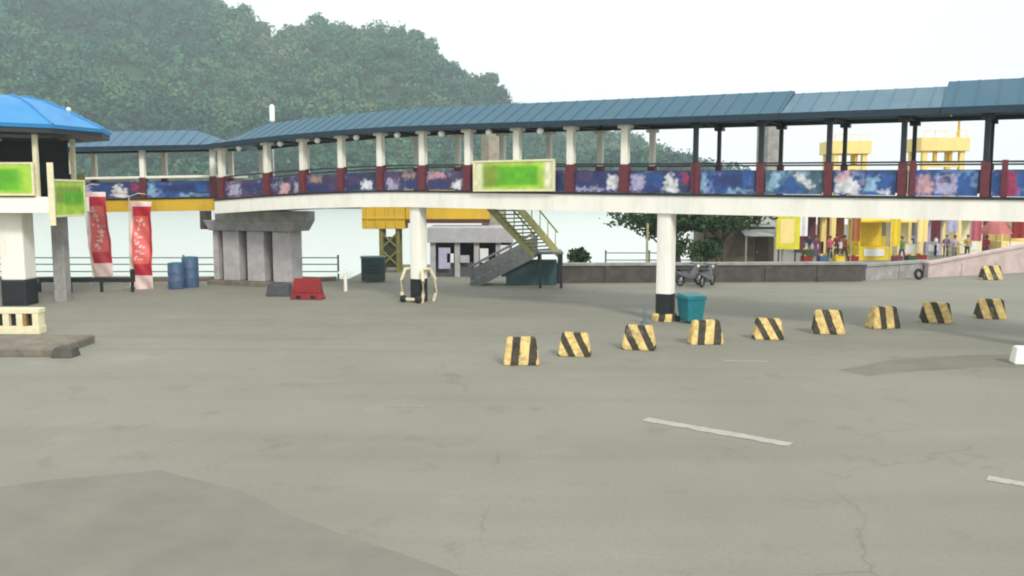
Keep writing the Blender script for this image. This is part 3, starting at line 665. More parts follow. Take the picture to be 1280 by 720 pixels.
flight((Lx.x+1.0, Ls.y-.9, zl), (E[0], E[1]+.05, 4.72), (-1.25, -1.3, 0), 15, olive, mat('faded_olive_yellow_paint', (.36, .35, .13), .6, .3, 3), 'upper_flight')
for x, y in ((.1,-1.3),(1.2,-1.3),(.1,1.1),(1.2,1.1)): boxpart('landing_leg', st, (Lx.x+x-.07, Ls.y+y-.07, -.05), (Lx.x+x+.07, Ls.y+y+.07, zl-.12), dark_steel, .005)
boxpart('under_stair_cabinet', st, (Lx.x-1.7, Ls.y+.15, 0), (Lx.x+1.05, Ls.y+1.0, 1.35), mat('dark_teal_sheet', (.03, .07, .075), .6, .3, 3), .02)

# ------------------------------------------------------------------ quay furniture
def railing(p0, p1, label, h=1.25, sp=2.1):
    A, B = Vector((*p0, 0)), Vector((*p1, 0)); t = thing('quay_railing', A, math.atan2(B.y-A.y, B.x-A.x), label, 'railing'); L = (B-A).length; n = max(2, int(L/sp))
    for i in range(n+1):
        mb = MB(); x = L*i/n; mb.tube([(x,0,-.05),(x,0,h)], .055, teal_rail); mb.ball((x,0,h+.02), .07, teal_rail); mb.build('post', t, 0, True)
    for z in (h-.08, h*.66, h*.35): tubepart('rail', t, [(0,0,z),(L,0,z)], .032, teal_rail)
    return t
railing((-30, 50.5), (-10.0, 50.5), 'long teal quay railing behind the red flags and the grey pier', 1.35)
railing((5.6, 52.5), (10.8, 52.5), 'short teal railing on the quay to the right of the staircase', 1.5)
def quaykerb(x0, x1, y, label):
    mb = MB(); prof = [(0,0),(.45,0),(.45,.2),(.4,.26),(.06,.26),(0,.2)]
    mb.sweep([[(x, y+a, z+random.uniform(-.02,.02)-.03) for a, z in prof] for x in np.arange(x0, x1+.1, 1.0)], concrete_brown); o = mb.build('quay_kerb'); tag(o, label, 'kerb'); return o
quaykerb(-34, -9.6, 49.6, 'long brown concrete kerb along the water edge at left')
# parapet to the right of the stair
P0, P1 = G(694, 354), G(1082, 356)
def wall(name, A, B, h, th, m, capm, label, h2=None, cat='wall'):
    d = (B-A); t = thing(name, (A.x, A.y, 0), math.atan2(d.y, d.x), label, cat); L = Vector((d.x, d.y)).length; h2 = h2 or h
    mb = MB(); mb.hexa([(0,0,-.05),(L,0,-.05),(L,th,-.05),(0,th,-.05),(0,0,h),(L,0,h2),(L,th,h2),(0,th,h)], m)
    k = 3.0
    while k < L-.5:
        zz = h+(h2-h)*k/L; mb.box((k-.22,-.05,-.05),(k+.22,-.002,min(h,h2)-.02), m); k += 3.0
    mb.build('wall_face', t, .01)
    mb = MB(); mb.hexa([(-.05,-.09,h+.002),(L+.05,-.09,h2+.002),(L+.05,th+.09,h2+.002),(-.05,th+.09,h+.002),(-.05,-.09,h+.16),(L+.05,-.09,h2+.16),(L+.05,th+.09,h2+.16),(-.05,th+.09,h+.16)], capm); mb.build('coping', t, .02)
    return t
wall('quay_wall', P0, G(1078, 352), .95, .4, concrete_dark, concrete, 'long low dark concrete wall with pale coping behind the white pillar')
wall('ramp_wall', G(1160, 347), G(1330, 338), .75, .3, pink_wall, pink_wall, 'pinkish sloping ramp wall rising to the right edge behind the last barrier', 2.0)
wall('quay_wall', G(1082, 351), G(1158, 346), .8, .35, concrete, concrete, 'short grey wall between the dark quay wall and the pink ramp', .85)

# grey booth
BY = 52.0; x0, x1 = D(534, 300, BY).x, D(642, 300, BY).x
booth = thing('ticket_booth', ((x0+x1)/2, BY, 0), 0, 'low grey ticket booth with dark openings behind the staircase', 'booth'); hw = (x1-x0)/2
boxpart('roof_fascia', booth, (-hw,0,2.05), (hw,4.4,2.95), grey_wall, .03)
boxpart('back_wall', booth, (-hw+.1,3.9,-.05), (hw-.1,4.1,2.04), shade_dark)
for x in (-hw+.3, -hw+1.75, .35, hw-.9): boxpart('column', booth, (x-.16,.25,-.05), (x+.16,.6,2.045), grey_wall, .02)
boxpart('counter', booth, (-hw+.5,.5,-.05), (hw-.4,1.2,.85), mat('dark_grey_paint', (.10,.10,.11), .7, .3, 2), .02)
for x, z0, z1, wd, m in ((-hw+1.0,.5,1.75,.35,lilac),(-hw+1.35,.86,1.4,.2,whiteprint),(hw-1.75,.86,1.7,.25,whiteprint),(hw-.5,.3,1.9,.3,whiteprint),(-.35,.86,1.3,.28,grey_wall)):
    boxpart('notice_panel', booth, (x-wd,.16,z0), (x+wd,.22,z1), m)
# yellow gangway
gw = thing('gangway', (0, 56, 0), 0, 'yellow steel gangway on a dark tower behind the left white pillar', 'gangway')
ga, gb, gc = D(455, 270, 56), D(500, 270, 56), D(612, 270, 56)
def lattice(mb, xa, xb, y, za, zb, m, n):
    mb.box((xa,y-.1,za),(xb,y+.1,za+.2), m); mb.box((xa,y-.1,zb-.2),(xb,y+.1,zb), m)
    for i in range(n+1):
        x = xa+(xb-xa)*i/n; mb.tube([(x,y,za+.1),(x,y,zb-.1)], .08, m, 6)
        if i < n: x2 = xa+(xb-xa)*(i+1)/n; mb.tube([(x,y,za+.1),(x2,y,zb-.1)], .06, m, 6)
mb = MB(); mb.box((ga.x,-.8,2.75),(gb.x+.4,1.0,4.35), yellow)
for i in range(4): 
    x = ga.x+.25+i*.6; mb.box((x,-.86,2.85),(x+.1,-.802,4.3), yellow)
mb.box((ga.x,-.88,3.35),(gb.x+.4,-.803,3.5), yellow); mb.build('head_box', gw, .02)
mb = MB(); mb.box((gb.x+.42,-.6,3.35),(gc.x,1.0,4.3), yellow); mb.build('span_girder', gw, .02)
mb = MB(); lattice(mb, gb.x+.5, gc.x, -.75, 4.3, 5.3, yellow, 6); mb.build('span_railing', gw)
boxpart('underside_rail', gw, (gb.x+.42,-.66,3.1), (gc.x,1.0,3.346), mat('rust_brown', (.10,.035,.02), .8, .4, 3))
for x in (ga.x+1.15, gb.x-.1):
    for y in (-.5, .7): tubepart('tower_leg', gw, [(x,y,-.05),(x,y,2.75)], .14, olive)
mb = MB()
for z in (.4, 1.5): mb.tube([(ga.x+1.15,-.5,z),(gb.x-.1,-.5,z+1.0)], .07, olive, 6); mb.tube([(gb.x-.1,-.5,z),(ga.x+1.15,-.5,z+1.0)], .07, olive, 6)
mb.build('tower_brace', gw)
boxpart('machine_box', gw, (ga.x+1.3,-.42,.3), (gb.x-.2,.6,2.2), mat('dark_olive', (.045,.045,.03), .8, .3, 3), .03)

# ------------------------------------------------------------------ flags
def flag(px_top, px_bot, ytop, ybot, Y, wd, label, seed):
    rnd = random.Random(seed); T, Bm = D(px_top, ytop, Y), D(px_bot, ybot, Y)
    t = thing('vertical_flag', (Bm.x, Y, 0), 0, label, 'flag', 'red flags by the water'); dx = T.x-Bm.x; H = T.z; z0 = Bm.z
    nz_, nx_ = 120, 28; mb = MB(); V, U = np.meshgrid(np.linspace(0, 1, nz_+1), np.linspace(0, 1, nx_+1), indexing='ij'); u = U-.5
    P = np.stack([dx*V+u*wd+.03*np.sin(V*6+seed), .10*np.sin(V*9+u*3+seed)+.05*np.sin(u*7)+.03*np.sin(V*23+u*9), z0+(H-z0)*V], -1).reshape(-1, 3)
    w_ = nx_+1; fs = [(j*w_+i, j*w_+i+1, (j+1)*w_+i+1, (j+1)*w_+i) for j in range(nz_) for i in range(nx_)]
    mb.add([tuple(p) for p in P], fs, vinyl); cl = mb.build('cloth', t, 0, True)
    pink, red, coral, pale = (np.array(c) for c in ((.80,.60,.58), (.46,.012,.03), (.68,.12,.11), (.82,.52,.48)))
    c = np.zeros(U.shape+(3,))+pink; field = (V > .16) & (V < .95) & (U > .12); c[field] = coral
    c[field & ((V > .84) | (V < .30))] = red; c[field & (U > .86)] = red
    for k in range(8):                       # illegible stacked strokes
        v0 = .33+.062*k
        for q in range(4):
            uu, vv, ww, hh = rnd.uniform(.2, .6), v0+rnd.uniform(0, .04), rnd.uniform(.05, .28), rnd.uniform(.004, .02)
            if q % 2: ww, hh = .06, rnd.uniform(.015, .04)
            c[(U > uu) & (U < uu+ww) & (V > vv) & (V < vv+hh)] = pale
    printed(cl, c.reshape(-1, 3)); s_ = cl.modifiers.new('thick', 'SOLIDIFY'); s_.thickness = .012
    tubepart('pole', t, [(-wd/2-.05-dx*.2,.05,-.05),(dx*.5-wd/2-.04,.05,H*.55),(dx-wd/2-.02,.05,H+.25),(dx-wd*.1,.05,H+.42),(dx+wd*.25,.05,H+.38)], [.04,.035,.028,.02,.015], cream)
    mb = MB(); mb.lathe((-wd/2-.05-dx*.2,.05,0), [(.28,-.02),(.28,.1),(.2,.16),(.07,.18)], concrete); mb.build('foot', t, 0, True)
flag(117, 130, 240, 346, 47.5, 1.15, 'left red and pink vertical flag, leaning, on the quay', 3)
flag(175, 178, 252, 362, 45.2, 1.12, 'right red and pink vertical flag, standing straight, on the quay', 8)

# ------------------------------------------------------------------ striped barriers
def barrier_mesh(m, L=1.0, Wd=.52, H=.74):
    mb = MB(); prof = lambda k: [(-Wd/2*k[0],0)]
    rings = []
    for x, e in ((-L/2,0),(-L/2+.001,0),(L/2-.001,0),(L/2,0)): pass
    a, b2 = L/2, L*.40; p, q = Wd/2, Wd*.26
    mb.hexa([(-a,-p,0),(a,-p,0),(a,p,0),(-a,p,0),(-a,-p,.10),(a,-p,.10),(a,p,.10),(-a,p,.10)], m)
    mb.hexa([(-a,-p,.10),(a,-p,.10),(a,p,.10),(-a,p,.10),(-b2,-q,H),(b2,-q,H),(b2,q,H),(-b2,q,H)], m)
    bmx = bmesh.new(); me = bpy.data.meshes.new('barrier'); me.from_pydata(mb.v, [], mb.f); bmx.from_mesh(me)
    bmesh.ops.remove_doubles(bmx, verts=bmx.verts[:], dist=.001)
    seen = {}; dead = []
    for f in bmx.faces:
        key = tuple(sorted(v.index for v in f.verts))
        if key in seen: dead += [f, seen[key]]
        seen[key] = f
    bmesh.ops.delete(bmx, geom=list(set(dead)), context='FACES'); bmesh.ops.recalc_face_normals(bmx, faces=bmx.faces[:])
    bmesh.ops.bevel(bmx, geom=bmx.edges[:], offset=.03, segments=2, affect='EDGES'); bmx.to_mesh(me); bmx.free(); me.materials.append(m)
    return me
BM = [barrier_mesh(s) for s in STR]
BAR = [(652,457,0,2,1.02,'first striped barrier at the near left end of the row'), (719,446,1,-14,1.0,'second striped barrier from the left end of the row, slanting stripes'),
 (800,438,1,-20,1.03,'striped barrier in front of the white pillar base'), (884,431,0,4,1.03,'striped barrier in front of the teal bin'),
 (962,425,1,-10,1.0,'striped barrier just right of the one by the teal bin, slanting stripes'), (1038,418,2,-16,1.08,'tall striped barrier halfway between the teal bin and the pink ramp, sixth in the row'),
 (1107,411,3,10,1.08,'upright striped barrier with a dark left side, seventh in the row'), (1173,404,2,-12,1.08,'eighth striped barrier in the row, one before the far right end'),
 (1241,399,2,-18,1.1,'last striped barrier at the far right end of the row'), (1241,350,2,-5,1.15,'lone striped barrier standing far back against the pink ramp wall')]
proto = None
for px, py, k, rz, s, lab in BAR:
    o = bpy.data.objects.new('striped_barrier', BM[k]); C.objects.link(o); P = G(px, py); o.location = (P.x, P.y+.25, 0); o.rotation_euler = (0, R(random.uniform(-1, 1)), R(rz+random.uniform(-5, 5))); o.location.z = -.012; o.scale = (s*random.uniform(.96, 1.04), s, s*random.uniform(.95, 1.05))
    tag(o, lab, 'barrier', 'black and yellow striped concrete barriers')

# island at the left with its striped block
isl = G(-10, 446); mb = MB()
e0 = G(66, 447); mb.box((isl.x-4, isl.y, -.02), (e0.x, isl.y+2.6, .26), concrete_brown); o = mb.build('traffic_island', None, .05); tag(o, 'low brown concrete island at the left edge under the pavilion pillar', 'traffic island')
mb = MB(); P = G(76, 448); mb.hexa([(-.32,-.3,0),(.32,-.3,0),(.32,.3,0),(-.32,.3,0),(-.25,-.22,.3),(.27,-.22,.28),(.27,.22,.28),(-.25,.22,.3)], concrete_dark); o = mb.build('kerb_stone', None, .03, loc=(P.x, P.y+.3, 0)); tag(o, 'grey loose kerb stone at the end of the left island', 'kerb stone')
blk = thing('guard_block', (G(8, 418).x, G(8, 418).y, 0), 0, 'cream and black striped guard block at the left edge below the pavilion', 'guard block')
mb = MB(); mb.box((-1.9,0,.0),(1.15,.5,.28), cream); mb.box((-1.9,.02,.72),(1.15,.48,.9), cream)
for x in (-1.85,-1.2,-.55,-.05,.42,.98): mb.box((x-.08,.03,.28),(x+.14,.47,.72), cream)
mb.build('body', blk, .02)
mb = MB(); mb.box((-1.85,.2,.282),(1.1,.3,.718), black_paint); mb.build('dark_infill', blk)
o = mat('ochre_paint', (.35,.2,.06), .7, .3, 4)
boxpart('ochre_slat', blk, (.58,.06,.285), (.68,.44,.715), o)

# bin beside the white pillar
P = G(866, 405); bn = thing('wheelie_bin', (P.x, P.y+.4, 0), R(20), 'teal wheeled bin beside the white pillar base', 'bin')
mb = MB(); mb.hexa([(-.32,-.34,.08),(.32,-.34,.08),(.32,.34,.08),(-.32,.34,.08),(-.4,-.42,.98),(.4,-.42,.98),(.4,.42,.98),(-.4,.42,.98)], teal); mb.box((-.43,-.45,.9),(.43,.45,.985), teal); mb.build('body', bn, .03)
mb = MB(); mb.hexa([(-.44,-.47,.99),(.44,-.47,.99),(.44,.47,.99),(-.44,.47,.99),(-.38,-.4,1.06),(.38,-.4,1.06),(.38,.36,1.12),(-.38,.36,1.12)], teal); mb.build('lid', bn, .02)
for x in (-.36, .36):
    mb = MB(); mb.tube([(x-.04,.33,.12),(x+.04,.33,.12)], .12, rubber, 14); mb.build('wheel', bn, 0, True)
tubepart('handle', bn, [(-.3,.45,.95),(-.3,.55,1.0),(.3,.55,1.0),(.3,.45,.95)], .025, teal)
# guard hoops at the left pillar
def hoop_guard(q, label):
    t = thing('pillar_guard', (q[0], q[1], 0), math.atan2(W1.u.y, W1.u.x), label, 'guard')
    for sx_ in (-1, 1):
        tubepart('hoop', t, [(sx_*.5,-.45,.0),(sx_*.62,-.5,.45),(sx_*.6,-.5,1.0),(sx_*.48,-.4,1.5),(sx_*.46,.2,1.5),(sx_*.6,.45,1.0),(sx_*.62,.45,.4),(sx_*.5,.42,0)], (.075), cream)
        mb = MB(); mb.ball((sx_*.42,-.62,.16), .17, rubber); mb.build('rubber_foot', t, 0, True)
    boxpart('cross_bar', t, (-.4,-.66,.1), (.4,-.58,.22), cream, .01)
hoop_guard(q1, 'cream tube guard with black feet round the base of the left white pillar')
mb = MB(); mb.lathe((0,0,0), [(.52,-.02),(.52,.2),(.42,.28)], STR[0], 20); o = mb.build('pillar_plinth', None, 0, True, loc=(q2[0], q2[1], 0)); tag(o, 'round black and yellow plinth at the foot of the white pillar by the bin', 'plinth')
P = G(806, 404); mb = MB(); mb.lathe((0,0,0), [(.17,0),(.17,.06),(.07,.1),(.06,.62),(.03,.66)], mat('grey_blue_plastic', (.12,.17,.2), .6, .2, 5), 12); o = mb.build('bollard', None, 0, True, loc=(P.x, P.y, 0)); tag(o, 'thin grey bollard just left of the white pillar base', 'bollard')

# red water barrier and clutter by the pier
P = G(383, 375); o = thing('water_barrier', (P.x, P.y+.3, 0), R(-8), 'red plastic road barrier in front of the grey pier', 'barrier')
mb = MB(); mb.hexa([(-.78,-.3,0),(.78,-.3,0),(.78,.3,0),(-.78,.3,0),(-.7,-.26,.3),(.7,-.26,.3),(.7,.26,.3),(-.7,.26,.3)], redplastic); mb.hexa([(-.7,-.2,.3),(.7,-.2,.3),(.7,.2,.3),(-.7,.2,.3),(-.62,-.12,.98),(.62,-.12,.98),(.62,.12,.98),(-.62,.12,.98)], redplastic)
mb.build('body', o, .03)
for x in (-.35, .35): boxpart('fork_slot', o, (x-.12,-.306,.06), (x+.12,-.28,.2), shade_dark)
mb = MB(); mb.lathe((0,0,.98), [(.08,0),(.08,.05),(.03,.06)], redplastic, 10); mb.build('filler_cap', o)
P = G(347, 371); mb = MB(); mb.hexa([(-.6,-.35,0),(.6,-.35,0),(.6,.35,0),(-.6,.35,0),(-.5,-.28,.62),(.45,-.25,.55),(.5,.3,.6),(-.52,.28,.66)], mat('dark_slate_block', (.07,.07,.08), .85, .3, 4)); ob = mb.build('rubble_block', None, .05, loc=(P.x, P.y+.4, 0)); tag(ob, 'dark slate coloured block left of the red road barrier', 'block')
def drum(px, py, r, h, m, m2, label, name='drum'):
    P = G(px, py); t = thing(name, (P.x, P.y+r, 0), 0, label, 'drum'); mb = MB()
    mb.lathe((0,0,0), [(r*.96,0),(r,.04),(r,h*.33),(r*1.04,h*.34),(r,h*.36),(r,h*.66),(r*1.04,h*.67),(r,h*.69),(r,h-.04),(r*.97,h)], m, 20); mb.build('body', t, 0, True)
    mb = MB(); mb.lathe((0,0,h), [(r*.98,.001),(r*.98,.05),(r*.6,.08)], m2, 20); mb.build('lid', t, 0, True)
bluedrum = mat('blue_drum_plastic', (.06,.11,.20), .5, .25, 4)
drum(217, 362, .40, 1.3, bluedrum, teal, 'blue drum with teal lid left of the grey pier, nearest the straight flag'); drum(235, 360, .42, 1.55, bluedrum, teal, 'taller blue drum with teal lid touching the grey pier')
P = G(467, 352); mb = MB(); t = thing('generator_box', (P.x, P.y, 0), R(5), 'dark teal machine box left of the gangway tower', 'machine box')
boxpart('cabinet', t, (-.65,-.4,.08), (.65,.4,1.35), mat('dark_teal_metal', (.03,.06,.06), .55, .3, 4), .03); boxpart('lid', t, (-.7,-.45,1.352), (.7,.45,1.44), teal_rail, .02)
for z in (.5,.7,.9): boxpart('vent_slat', t, (-.45,-.44,z), (.45,-.402,z+.07), dark_steel)
P = G(432, 364); t = thing('sign_post', (P.x, P.y, 0), 0, 'short white T shaped post in front of the quay railing', 'post'); tubepart('upright', t, [(0,0,-.05),(0,0,1.1)], .085, white_post); boxpart('cross_board', t, (-.36,-.1,.9), (.4,-.07,1.0), white_post, .01)
P0 = G(50, 365); P1 = G(162, 366)
t = thing('guard_rail', (P0.x, P0.y, 0), 0, 'low black guard rail beneath the red flags', 'guard rail'); L = P1.x-P0.x
boxpart('beam', t, (0,-.06,.5), (L,.06,.72), black_paint, .02)
for i in range(4): boxpart('post', t, (L*i/3-.07,-.05,-.05), (L*i/3+.07,.05,.5), black_paint, .01)
boxpart('end_post', t, (L-.06,-.1,.5), (L+.12,.1,1.15), black_paint, .01)

# lamp on a pole behind the roof
P = D(340, 140, 54); t = thing('pole_lamp', (P.x, 54, 0), 0, 'slim pole with a tall white lamp head above the walkway roof', 'street lamp')
tubepart('pole', t, [(0,0,-3),(0,0,P.z-.6)], [.09,.045], galv); mb = MB(); mb.lathe((0,0,P.z-.6), [(.08,0),(.15,.08),(.15,.95),(.10,1.02),(.02,1.05)], globe_m, 14); mb.build('lamp_head', t, 0, True)
# concrete pylons seen through the walkway
for px, Y, hw_, py, lab in ((962, 64.5, .62, 152, 'grey concrete pylon seen through the right half of the walkway'), (617, 58, .62, 160, 'beige concrete pylon seen through the walkway above the green board')):
    P = D(px, py, Y); t = thing('concrete_pylon', (P.x, Y, 0), R(25), lab, 'pylon'); m = concrete if px > 900 else mat('beige_concrete', (.33,.30,.24), .9, .3, 2, bump=.2)
    boxpart('shaft', t, (-hw_,-hw_,-.05), (hw_,hw_,P.z-.35), m, .04); boxpart('cap', t, (-hw_-.1,-hw_-.1,P.z-.348), (hw_+.1,hw_+.1,P.z), m, .03)
P = G(808, 347); t = thing('utility_post', (P.x, P.y, 0), 0, 'thin yellowish post left of the white pillar', 'post'); tubepart('shaft', t, [(0,0,-.05),(.02,0,3.2)], .07, mat('old_yellow', (.38,.34,.17), .7, .3, 4)); mb = MB(); mb.lathe((0,0,-.02), [(.2,0),(.2,.12),(.09,.2)], concrete, 12); mb.build('foot', t)

# ------------------------------------------------------------------ right-hand background
P = D(850, 300, 57); tree('shade_tree', (P.x, 57, 0), 4.5, 4.8, 1.6, 'dark leafy tree behind the white pillar, under the walkway', n=3400, size=.17, lean=-.8)
P = D(900, 300, 58.5); tree('shade_tree', (P.x, 57.6, 0), 4.3, 5.0, 1.5, 'leafy tree overhanging the front of the brown hut', n=4200, size=.17)
P = D(752, 300, 70); tree('shrub', (P.x+2.6, 58, 0), 3.4, 1.6, 1.2, 'low bush beside the teal railing right of the staircase', 'shrub', n=900, size=.13)
for px, Y, h, rr, lab in [(846,51.6,2.6,1.1,'low dark bush behind the quay wall, nearest the white pillar'),(884,52.2,2.3,1.2,'low dark bush behind the quay wall in front of the hut window'),(722,52.0,1.7,.7,'smallest bush behind the quay wall, near the staircase')]:
    P = D(px, 300, Y); tree('shrub', (P.x, Y, 0), h, rr, h*.42, lab, 'shrub', 'bushes behind the quay wall', 1100, 0, .11)
HY = 60; x0, x1 = D(880, 300, HY).x, D(968, 300, HY).x
hut = thing('hut', ((x0+x1)/2, HY, 0), 0, 'small brown hut with grey sheet awning behind the quay wall', 'hut'); hw = (x1-x0)/2
boxpart('wall', hut, (-hw,0,-.05), (hw,3.5,2.7), brown_wall, .02)
mb = MB(); mb.hexa([(-hw-.3,-.4,2.72),(hw+.3,-.4,2.72),(hw+.3,3.9,3.3),(-hw-.3,3.9,3.3),(-hw-.3,-.4,2.8),(hw+.3,-.4,2.8),(hw+.3,3.9,3.38),(-hw-.3,3.9,3.38)], galv); mb.build('roof', hut)
mb = MB(); mb.hexa([(-.1,-1.9,2.15),(hw+.2,-1.9,2.15),(hw+.2,-.02,2.55),(-.1,-.02,2.55),(-.1,-1.9,2.22),(hw+.2,-1.9,2.22),(hw+.2,-.02,2.62),(-.1,-.02,2.62)], galv); aw = mb.build('awning', hut)
for x in (.0, hw+.05): tubepart('awning_post', aw, [(x,-1.75,-.05),(x,-1.75,2.16)], .07, concrete)
for x in (-hw+.9,): 
    f = boxpart('window', hut, (x-.5,-.03,1.1), (x+.5,.0-.002,2.0), shade_dark); boxpart('sill', f, (x-.6,-.12,1.0), (x+.6,-.003,1.09), concrete)
d_ = boxpart('door', hut, (hw-1.3,-.03,0), (hw-.4,-.002,2.0), mat('door_brown', (.09,.06,.04), .7, .2, 4)); boxpart('handle', d_, (hw-1.2,-.07,.95), (hw-1.15,-.031,1.08), chrome)
# yellow banner board
P = D(984, 320, 58); t = thing('yellow_sign', (P.x, 58, 0), 0, 'tall yellow sign board on posts right of the brown hut', 'sign'); boxpart('board', t, (-.78,-.04,1.3), (.78,.04,3.7), mat('acid_yellow', (.62,.58,.03), .6, .25, 2), .01)
for x in (-.55,.55): tubepart('post', t, [(x,.08,-.05),(x,.08,3.6)], .05, dark_steel)
boxpart('pale_strip', t, (-.5,-.046,1.7), (.4,-.041,3.3), pale_yellow)
# gantries of the ferry berth
def gantry(pxa, pxb, py, Y, label, mast=False):
    A, B = D(pxa, py, Y), D(pxb, py, Y); Wd = B.x-A.x; H = A.z; t = thing('hoist_gantry', ((A.x+B.x)/2, Y, 0), 0, label, 'gantry', 'yellow hoist gantries at the ferry berth')
    for x in (-Wd/2+.2, Wd/2-.2):
        for y in (0, 2.2): boxpart('leg', t, (x-.2,y-.2,-.1), (x+.2,y+.2,H-1.05), pale_yellow, .02)
    boxpart('cross_girder', t, (-Wd/2-.25,-.4,H-1.048), (Wd/2+.25,2.6,H), pale_yellow, .03)
    for x in (-Wd*.18, Wd*.18): boxpart('hydraulic_ram', t, (x-.13,-.1,H-1.9), (x+.13,.16,H-1.052), yellow, .02)
    boxpart('lower_beam', t, (-Wd/2+.42,-.15,H-2.3), (Wd/2-.42,.15,H-1.9), pale_yellow, .02)
    mb = MB(); 
    for x in np.linspace(-Wd/2, Wd/2, 5): mb.tube([(x,-.3,H),(x,-.3,H+.5)], .03, pale_yellow, 6)
    mb.tube([(-Wd/2,-.3,H+.5),(Wd/2,-.3,H+.5)], .03, pale_yellow, 6); mb.build('guard_rail', t)
    if mast: tubepart('mast', t, [(Wd/2-.3,.4,H),(Wd/2-.3,.4,H+1.6),(Wd/2+.7,.4,H+2.1)], [.12,.09,.06], yellow)
gantry(1042, 1084, 176, 72, 'smaller yellow hoist gantry seen through the walkway, left of the other'); gantry(1153, 1206, 172, 70, 'larger yellow hoist gantry with a mast seen through the walkway', True)
# kiosks
def kiosk(px0, px1, Y, h, m, mroof, label, dpt=2.2):
    A, B = D(px0, 300, Y), D(px1, 300, Y); hw = (B.x-A.x)/2; t = thing('kiosk', ((A.x+B.x)/2, Y, 0), 0, label, 'kiosk')
    boxpart('counter', t, (-hw,0,-.05), (hw,dpt,1.0), m, .02); boxpart('back_wall', t, (-hw,dpt-.12,1.002), (hw,dpt,h-.25), m)
    for x in (-hw+.06, hw-.06): boxpart('post', t, (x-.06,.02,1.002), (x+.06,.14,h-.25), m)
    mb = MB(); mb.hexa([(-hw-.3,-.7,h-.45),(hw+.3,-.7,h-.45),(hw+.3,dpt+.2,h-.2),(-hw-.3,dpt+.2,h-.2),(-hw-.3,-.7,h-.3),(hw+.3,-.7,h-.3),(hw+.3,dpt+.2,h),(-hw-.3,dpt+.2,h)], mroof); mb.build('awning', t, .01)
    boxpart('display', t, (-hw*.7,-.05,.3), (hw*.5,-.003,.85), whiteprint)
    return t
bright_y = mat('bright_yellow', (.72,.52,.02), .6, .2, 2)
kiosk(1074, 1116, 66, 3.3, bright_y, bright_y, 'bright yellow kiosk in the right background under the walkway')
kiosk(1122, 1150, 69, 3.2, cream, pale_yellow, 'cream kiosk to the right of the bright yellow one')
kiosk(1158, 1178, 72, 3.3, lilac, whiteprint, 'pale lilac kiosk to the right of the cream one')
kiosk(1200, 1228, 74, 3.4, cream, cream, 'cream kiosk left of the red parasol')
P = D(1245, 300, 66); t = thing('parasol', (P.x, 66, 0), 0, 'faded red market parasol near the right edge above the ramp', 'parasol'); tubepart('pole', t, [(0,0,-.05),(0,0,3.2)], .03, galv)
mb = MB(); mb.lathe((0,0,2.0), [(1.25,0),(1.2,.12),(.7,.75),(.1,1.15),(.02,1.2)], mat('faded_red_cloth', (.45,.14,.13), .85, .35, 2), 10); mb.build('canopy', t)
kiosk(1252, 1300, 74, 3.5, pale_yellow, cream, 'pale yellow kiosk behind the red parasol at the right edge')

A, B = D(1088, 300, 84), D(1330, 300, 84); hw = (B.x-A.x)/2
t = thing('market_shed', ((A.x+B.x)/2, 84, 0), 0, 'long cream open shed behind the kiosks at right', 'shed')
boxpart('back_wall', t, (-hw,4,-.05), (hw,4.2,3.2), cream); boxpart('front_beam', t, (-hw-.2,-.1,2.6), (hw+.2,.15,3.2), pale_yellow, .02)
for i in range(8): x = -hw+.2+(2*hw-.4)*i/7; boxpart('column', t, (x-.14,-.08,-.05), (x+.14,.14,2.598), whiteprint, .02)
mb = MB(); mb.hexa([(-hw-.5,-.9,3.21),(hw+.5,-.9,3.21),(hw+.5,2.1,4.0),(-hw-.5,2.1,4.0),(-hw-.5,-.9,3.3),(hw+.5,-.9,3.3),(hw+.5,2.1,4.09),(-hw-.5,2.1,4.09)], galv); mb.hexa([(-hw-.5,2.102,4.0),(hw+.5,2.102,4.0),(hw+.5,5,3.21),(-hw-.5,5,3.21),(-hw-.5,2.102,4.09),(hw+.5,2.102,4.09),(hw+.5,5,3.3),(-hw-.5,5,3.3)], galv); mb.build('roof', t)
for i in range(6): x = -hw+1.5+i*2*hw/6; boxpart('stall_counter', t, (x-.9,.6,-.05), (x+.9,1.4,.95), [bright_y, lilac, pinkish, cream, skyprint, bright_y][i], .02)
maroon_wall = mat('maroon_stall_paint', (.15,.035,.05), .7, .3, 2); rose = mat('rose_stall_paint', (.45,.10,.14), .7, .3, 2); dgreen = mat('dark_green_tarp', (.03,.075,.03), .8, .3, 2); rust_m = mat('rust_orange_paint', (.34,.12,.03), .7, .3, 2)
kiosk(1003, 1030, 74, 3.6, maroon_wall, dgreen, 'maroon kiosk with a dark green awning behind the people at left')
kiosk(1032, 1066, 76, 3.8, rust_m, maroon_wall, 'rust orange kiosk with a maroon awning left of the bright yellow one')
kiosk(1124, 1146, 79, 3.9, dgreen, bright_y, 'dark green kiosk with yellow awning behind the cream one')
kiosk(1178, 1202, 77, 3.7, rose, pale_yellow, 'rose kiosk with pale yellow awning behind the two people in violet and lilac')
kiosk(1226, 1256, 77, 3.8, rose, rose, 'rose red kiosk half hidden by the red parasol')
def banner(px, Y, z0, z1, wd, m, label):
    P = D(px, 300, Y); t = thing('hanging_banner', (P.x, Y, 0), R(random.uniform(-10, 10)), label, 'banner', 'cloth banners among the kiosks')
    mb = MB(); mb.sweep([[(-wd/2+wd*k/8, .05*math.sin(k*1.3+px)-.01, z) for k in range(9)]+[(wd/2-wd*k/8, .05*math.sin((8-k)*1.3+px)+.01, z) for k in range(9)] for z in (z0, (z0+z1)/2, z1)], m); mb.build('cloth', t)
    tubepart('pole', t, [(-wd/2-.05,0,-.05),(-wd/2-.05,0,z1+.2)], .035, galv)
